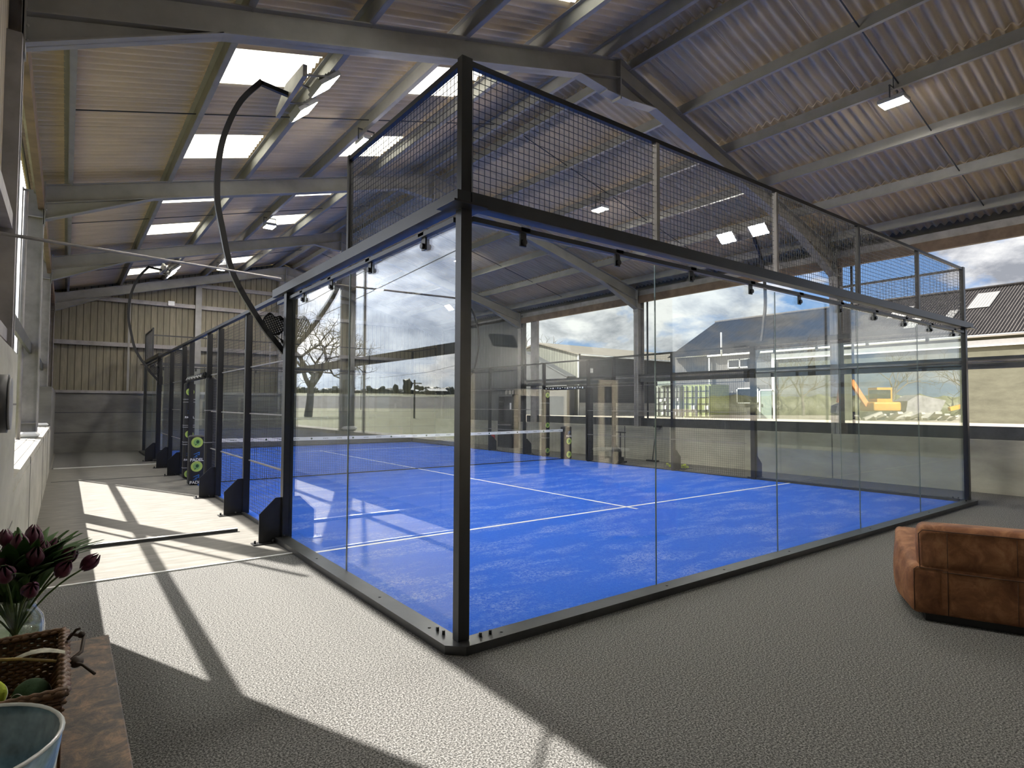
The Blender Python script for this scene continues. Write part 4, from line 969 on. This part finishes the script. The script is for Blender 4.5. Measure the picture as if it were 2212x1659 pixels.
bare_tree('bare_tree', (43,52,.8), 13, .6, 5, 'bare tree rising behind the pale roofed barn', None, 5, .02)
for i, (x, y, h) in enumerate(((58,-19,8),(52,-24,9),(63,-14,8.5),(70,-12,9),(56,-29,9))): bare_tree('bare_tree', (x,y,.8), h, .6, 20+i, 'bare winter tree beyond the digger and hedge, reflected in the end glass', 'bare trees beyond the yard', 5, .018)
hm = MB()
for k in range(50):
    t = k/49; blob(hm,(50+26*t,-32+24*t,1.4),1.6,(1.2,1.2,.8),k+100,8)
tag(hm.build('yard_hedge', M['hedge']), 'green hedge bank behind the digger across the yard', 'hedge', kind='stuff')
# poles and wires
for i, (x, y) in enumerate(((-26.1,50.5),(-62,150))):
    pl = thing('utility_pole', (x,y,.3), ['thin wooden pole in the meadow, reflected in the side glass','further wooden pole in the meadow with power lines'][i], 'pole', 'poles')
    MB().tube([(x,y,.3),(x,y,9.5 if i else 4.2)],.09,8).build('pole', M['bark'], pl); MB().box((x-.8,y-.05,9.0 if i else 3.8),(x+.8,y+.05,9.1 if i else 3.9)).build('crossbar', M['bark'], pl)
for i, (a, b) in enumerate((((-9.0,10,8.6),(-12,60,9.2)),((-9.6,10,7.8),(-13,60,8.3)),((-20,20,5.4),(-40,90,6.2)))):
    tag(MB().tube([a, tuple((p+q)/2-(.5 if k == 2 else 0) for k, (p, q) in enumerate(zip(a,b))), b],.02,5).build('power_line', M['darksteel']), ['highest thin power line across the sky above the meadow','middle thin power line across the sky above the meadow','lowest thin power line across the sky above the meadow'][i], 'cable', 'power lines')

# barn A opposite the right opening
A = thing('farm_barn', (39,14,.8), 'large barn with brown corrugated roof and olive wall across the yard', 'barn')
MB().box((36,2,.8),(36.2,17.85,5.3)).box((36,2,.8),(48,2.2,5.3)).build('olive_wall', M['olive'], A)
MB().box((35.98,17.9,1.55),(36.2,22.7,5.35)).build('grey_wall', M['lightclad'], A)
MB().box((35.9,17.9,.8),(36.25,22.7,1.55)).build('pale_plinth', M['brightconc'], A)
MB().box((36.3,22.7,.8),(36.5,26.2,5.5)).prism([(36.4,5.4),(48,5.4),(42.2,8.6)],'y',26.0,26.2).box((36.4,26.0,.8),(48,26.2,5.4)).build('dark_wall', M['lightclad'], A)
MB().box((35.88,2,4.78),(35.98,17.9,5.12)).box((35.9,17.75,.8),(36.0,17.95,5.2)).build('white_fascia', M['white'], A)
MB().tube([(35.72,2,5.33),(35.72,22.8,5.33)],.07,8).tube([(35.85,22.75,5.2),(35.85,22.75,.8)],.06,8).tube([(36.1,22.8,5.45),(36.1,26.3,5.45)],.06,8).build('gutter', M['white'], A)
# corrugated roof of barn A
m = MB(); p_ = .15
for (xa, xb, za, zb) in ((35.7,42.2,5.42,8.8),(42.2,48.6,8.8,5.42)):
    js = range(0, int(24.8/p_*4)); b0 = len(m.v); ys = [1.7+j*p_/4 for j in js]; zo = [.035*math.cos(j*PI/2) for j in js]
    m.v += [(xa,y,za+o) for y, o in zip(ys,zo)] + [(xb,y,zb+o) for y, o in zip(ys,zo)]; nn = len(ys)
    for k in range(nn-1): m.f.append((b0+k,b0+k+1,b0+nn+k+1,b0+nn+k)); m.sm.append(False)
rf = m.build('roof', M['barnroof'], A)
def roofpatch(x0, x1, y0, y1):
    sl_ = (8.8-5.42)/6.5; z = lambda x: 5.42+(x-35.7)*sl_+.045; m = MB(); n = int((y1-y0)/.15)
    for k in range(n): m.add([(x0,y0+k*.15,z(x0)),(x0,y0+k*.15+.08,z(x0)+.02),(x1,y0+k*.15+.08,z(x1)+.02),(x1,y0+k*.15,z(x1))],[(0,1,2,3)]); m.add([(x0,y0+k*.15+.08,z(x0)+.02),(x0,y0+k*.15+.15,z(x0)),(x1,y0+k*.15+.15,z(x1)),(x1,y0+k*.15+.08,z(x1)+.02)],[(0,1,2,3)])
    m.build('rooflight_strip', M['rooflit'], rf)
roofpatch(39.2,41.4,6.9,8.1); roofpatch(37.6,39.2,8.3,8.9); roofpatch(39.0,40.6,11.0,12.2); roofpatch(37.2,38.6,9.9,10.6)
MB().tube([(42.2,1.7,8.86),(42.2,26.5,8.86)],.1,8).build('ridge_cap', M['barnroof'], A)
MB().tube([(35.5,21.5,5.25),(35.5,21.5,6.95)],.06,8).build('flue_pipe', M['white'], A)
wn_ = MB().box((35.92,19.5,4.35),(35.97,21.25,4.43)).box((35.92,19.5,4.92),(35.97,21.25,5.0)).box((35.92,20.3,4.35),(35.97,20.4,5.0)).box((35.92,21.2,4.35),(35.97,21.28,5.0)).box((35.92,19.5,4.35),(35.97,19.58,5.0)).build('upper_window', M['white'], A); MB().box((35.95,19.55,4.4),(35.965,21.2,4.95)).build('pane', M['darkwin'], wn_)
wn_ = MB().box((35.92,18.95,1.83),(35.97,20.6,1.91)).box((35.92,18.95,2.85),(35.97,20.6,2.93)).box((35.92,18.95,1.83),(35.97,19.03,2.93)).box((35.92,20.52,1.83),(35.97,20.6,2.93)).build('lower_window', M['white'], A); MB().box((35.95,19.0,1.9),(35.965,20.55,2.86)).build('pane', M['darkwin'], wn_)
dr = MB().box((35.86,17.95,.8),(35.9,18.75,2.7)).build('door', M['paledoor'], A); MB().box((35.84,18.6,1.6),(35.86,18.68,1.8)).build('handle', M['darksteel'], dr)
MB().box((35.84,18.75,.8),(35.93,18.85,2.78)).box((35.84,17.9,2.7),(35.93,18.85,2.78)).build('door_frame', M['white'], A)
MB().ball((35.9,20.95,2.65),.08,8).build('wall_lamp', M['white'], A)
def container(y0, y1, mat, label, dark):
    r = thing('shipping_container', (34.5,(y0+y1)/2,.8), label, 'container', 'shipping containers')
    MB().box((33.55,y0,.8),(35.7,y1,3.15)).build('container_body', M[mat], r)
    for k in (0,1):
        a = y0+.06+k*(y1-y0-.09)/2; b = a+(y1-y0-.15)/2; d_ = MB().box((33.48,a,.9),(33.54,b,3.05))
        d = d_.build('door', M[mat], r); rb_ = MB()
        for z in (1.3,1.75,2.2,2.65): rb_.box((33.46,a+.05,z),(33.48,b-.05,z+.07))
        rb_.box((33.46,a,.9),(33.48,a+.07,3.05)).box((33.46,b-.07,.9),(33.48,b,3.05)).build('door_rib', M['darkclad'], d)
        bb = MB()
        for t in (.28,.72): bb.tube([(33.44,a+(b-a)*t,.9),(33.44,a+(b-a)*t,3.08)],.03,6)
        bb.build('lock_bar', M['darkclad'], d)
        sp_ = MB().box((33.445,a+.1,1.4),(33.455,a+.38,1.68))
        if dark: sp_.box((33.445,a+.5,1.95),(33.455,a+.72,2.15)).box((33.445,a+.15,2.0),(33.455,a+.35,2.2)).box((33.445,a+.3,1.0),(33.455,a+.5,1.2))
        sp_.build('sticker', M['whiteprint'], d)
    return r
container(21.05,23.38,'contgreen','green shipping container nearer the barn, doors shut',False)
container(23.52,25.9,'contgrey','grey green shipping container with white stickers, under the pale sign',True)
tag(MB().box((33.35,23.9,3.17),(33.45,25.55,3.78)).build('sign_board', M['paledoor']), 'pale rectangular board standing on the left container', 'sign')
# barn C
Cb = thing('long_barn', (50,39,.8), 'long dark barn with pale lichen roof at the left of the yard', 'barn')
MB().box((33,33.7,.8),(70,33.9,6)).build('dark_wall', M['darkclad'], Cb); MB().prism([(33.7,.8),(44.7,.8),(44.7,6),(39.2,7.35),(33.7,6)],'x',32.9,33.1).build('pale_gable', M['palevert'], Cb)
MB().prism([(33.4,5.98),(39.2,7.42),(45,5.98),(45,6.08),(39.2,7.54),(33.4,6.08)],'x',32.7,71).build('roof', M['palroof'], Cb)
MB().tube([(32.9,33.35,5.98),(70,33.35,5.98)],.06,8).tube([(32.85,33.6,.8),(32.85,33.6,5.98)],.06,8).build('gutter', M['white'], Cb)
MB().box((33,33.62,.8),(44,33.7,1.9)).build('pale_plinth', M['brightconc'], Cb)
MB().box((34.2,33.6,4.5),(34.6,33.7,4.9)).build('wall_lamp', M['white'], Cb)
Cl = thing('lean_to_shed', (32,37,.8), 'dark boarded lean-to against the pale gable of the long barn', 'shed')
MB().prism([(33.8,.8),(39.6,.8),(39.6,6.5),(33.8,4.1)],'x',31.7,32.55).build('boarded_wall', M['darkclad'], Cl); MB().prism([(33.6,4.02),(39.8,6.58),(39.8,6.68),(33.6,4.12)],'x',31.6,32.58).build('roof', M['darkclad'], Cl)
# digger, skip and loader
dg = thing('mini_digger', (39.2,-13.0,.8), 'orange and yellow digger in the yard, seen reflected in the end glass', 'digger')
dg.rotation_euler = (0,0,math.radians(37))
def ld(mb, name, mat, par=None): return lb(mb, name, M[mat], par or dg)
for s in (-1,1):
    ld(MB().prism([(-1.0,.15),(-.85,0),(.95,0),(1.1,.15),(1.1,.35),(.95,.5),(-.85,.5),(-1.0,.35)],'y',s*.55,s*.85), 'track', 'rubber')
ld(softbox(MB(),(-.45,-.8,.55),(1.3,.8,1.15),.12,4), 'body', 'yellow')
cbm = MB().box((-.2,-.2,1.1),(.75,.75,2.05)); c0 = ld(cbm, 'cab', 'yellow'); ld(MB().box((-.21,-.1,1.35),(.65,.76,1.9)), 'cab_window', 'darkwin', c0)
bm = MB().beam((-.4,0,.9),(-1.4,0,2.5),.22,.28).beam((-1.4,0,2.5),(-2.0,0,2.55),.2,.24); ld(bm, 'boom', 'orange')
ld(MB().beam((-2.0,0,2.6),(-2.25,0,1.1),.16,.2), 'dipper_arm', 'orange')
ld(MB().prism([(-2.5,.9),(-2.0,1.1),(-1.9,.6),(-2.2,.3),(-2.6,.45)],'y',-.35,.35), 'bucket', 'darksteel')
ld(MB().tube([(-.5,.0,1.2),(-1.3,.0,2.2)],.05,8), 'hydraulic_ram', 'chrome')
sk_ = thing('tipping_skip', (41.3,-11.4,.8), 'grey ribbed tipping skip between the digger and the loader', 'skip'); sk_.rotation_euler = (0,0,math.radians(37))
m = MB().prism([(-1.1,.1),(.9,.1),(1.5,1.25),(-.2,1.6),(-.9,1.2)],'y',-.7,.7)
sb_ = lb(m, 'skip_body', M['steel'], sk_); m = MB()
for k in range(4): m.beam((-.4+k*.35,-.73,1.5-.1*k),(-.1+k*.35,-.73,.15),.16,.08)
lb(m, 'rib', M['white'], sb_)
ldr = thing('yellow_loader', (44.1,-9.2,.8), 'yellow loader attachment at the right end of the yard row', 'loader'); ldr.rotation_euler = (0,0,math.radians(37))
lb(softbox(MB(),(-.3,-.5,.3),(.8,.5,1.3),.12,4), 'body', M['yellow'], ldr); lb(MB().beam((-.2,0,1.0),(-1.4,0,.7),.2,.25), 'lift_arm', M['yellow'], ldr)
for s in (-1,1): lb(MB().tube([(.3,s*.5,.35),(.3,s*.68,.35)],.36,18), 'wheel', M['rubber'], ldr)
rb = MB()
for k in range(26):
    x, y = 37.6+rt_.random()*5.5, 0; y = -14.6+(x-37.6)*.76+2.0+rt_.uniform(-.4,.3); x -= 1.6; s = rt_.uniform(.2,.5); a = rt_.random()*3; rb.beam((x,y,.8+s*.2),(x+s*math.cos(a)*2,y+s*math.sin(a)*2,.8+s),s*.7,s*.3)
tag(rb.build('rubble_heap', M['brightconc']), 'heap of broken slabs in front of the digger', 'rubble', kind='stuff')
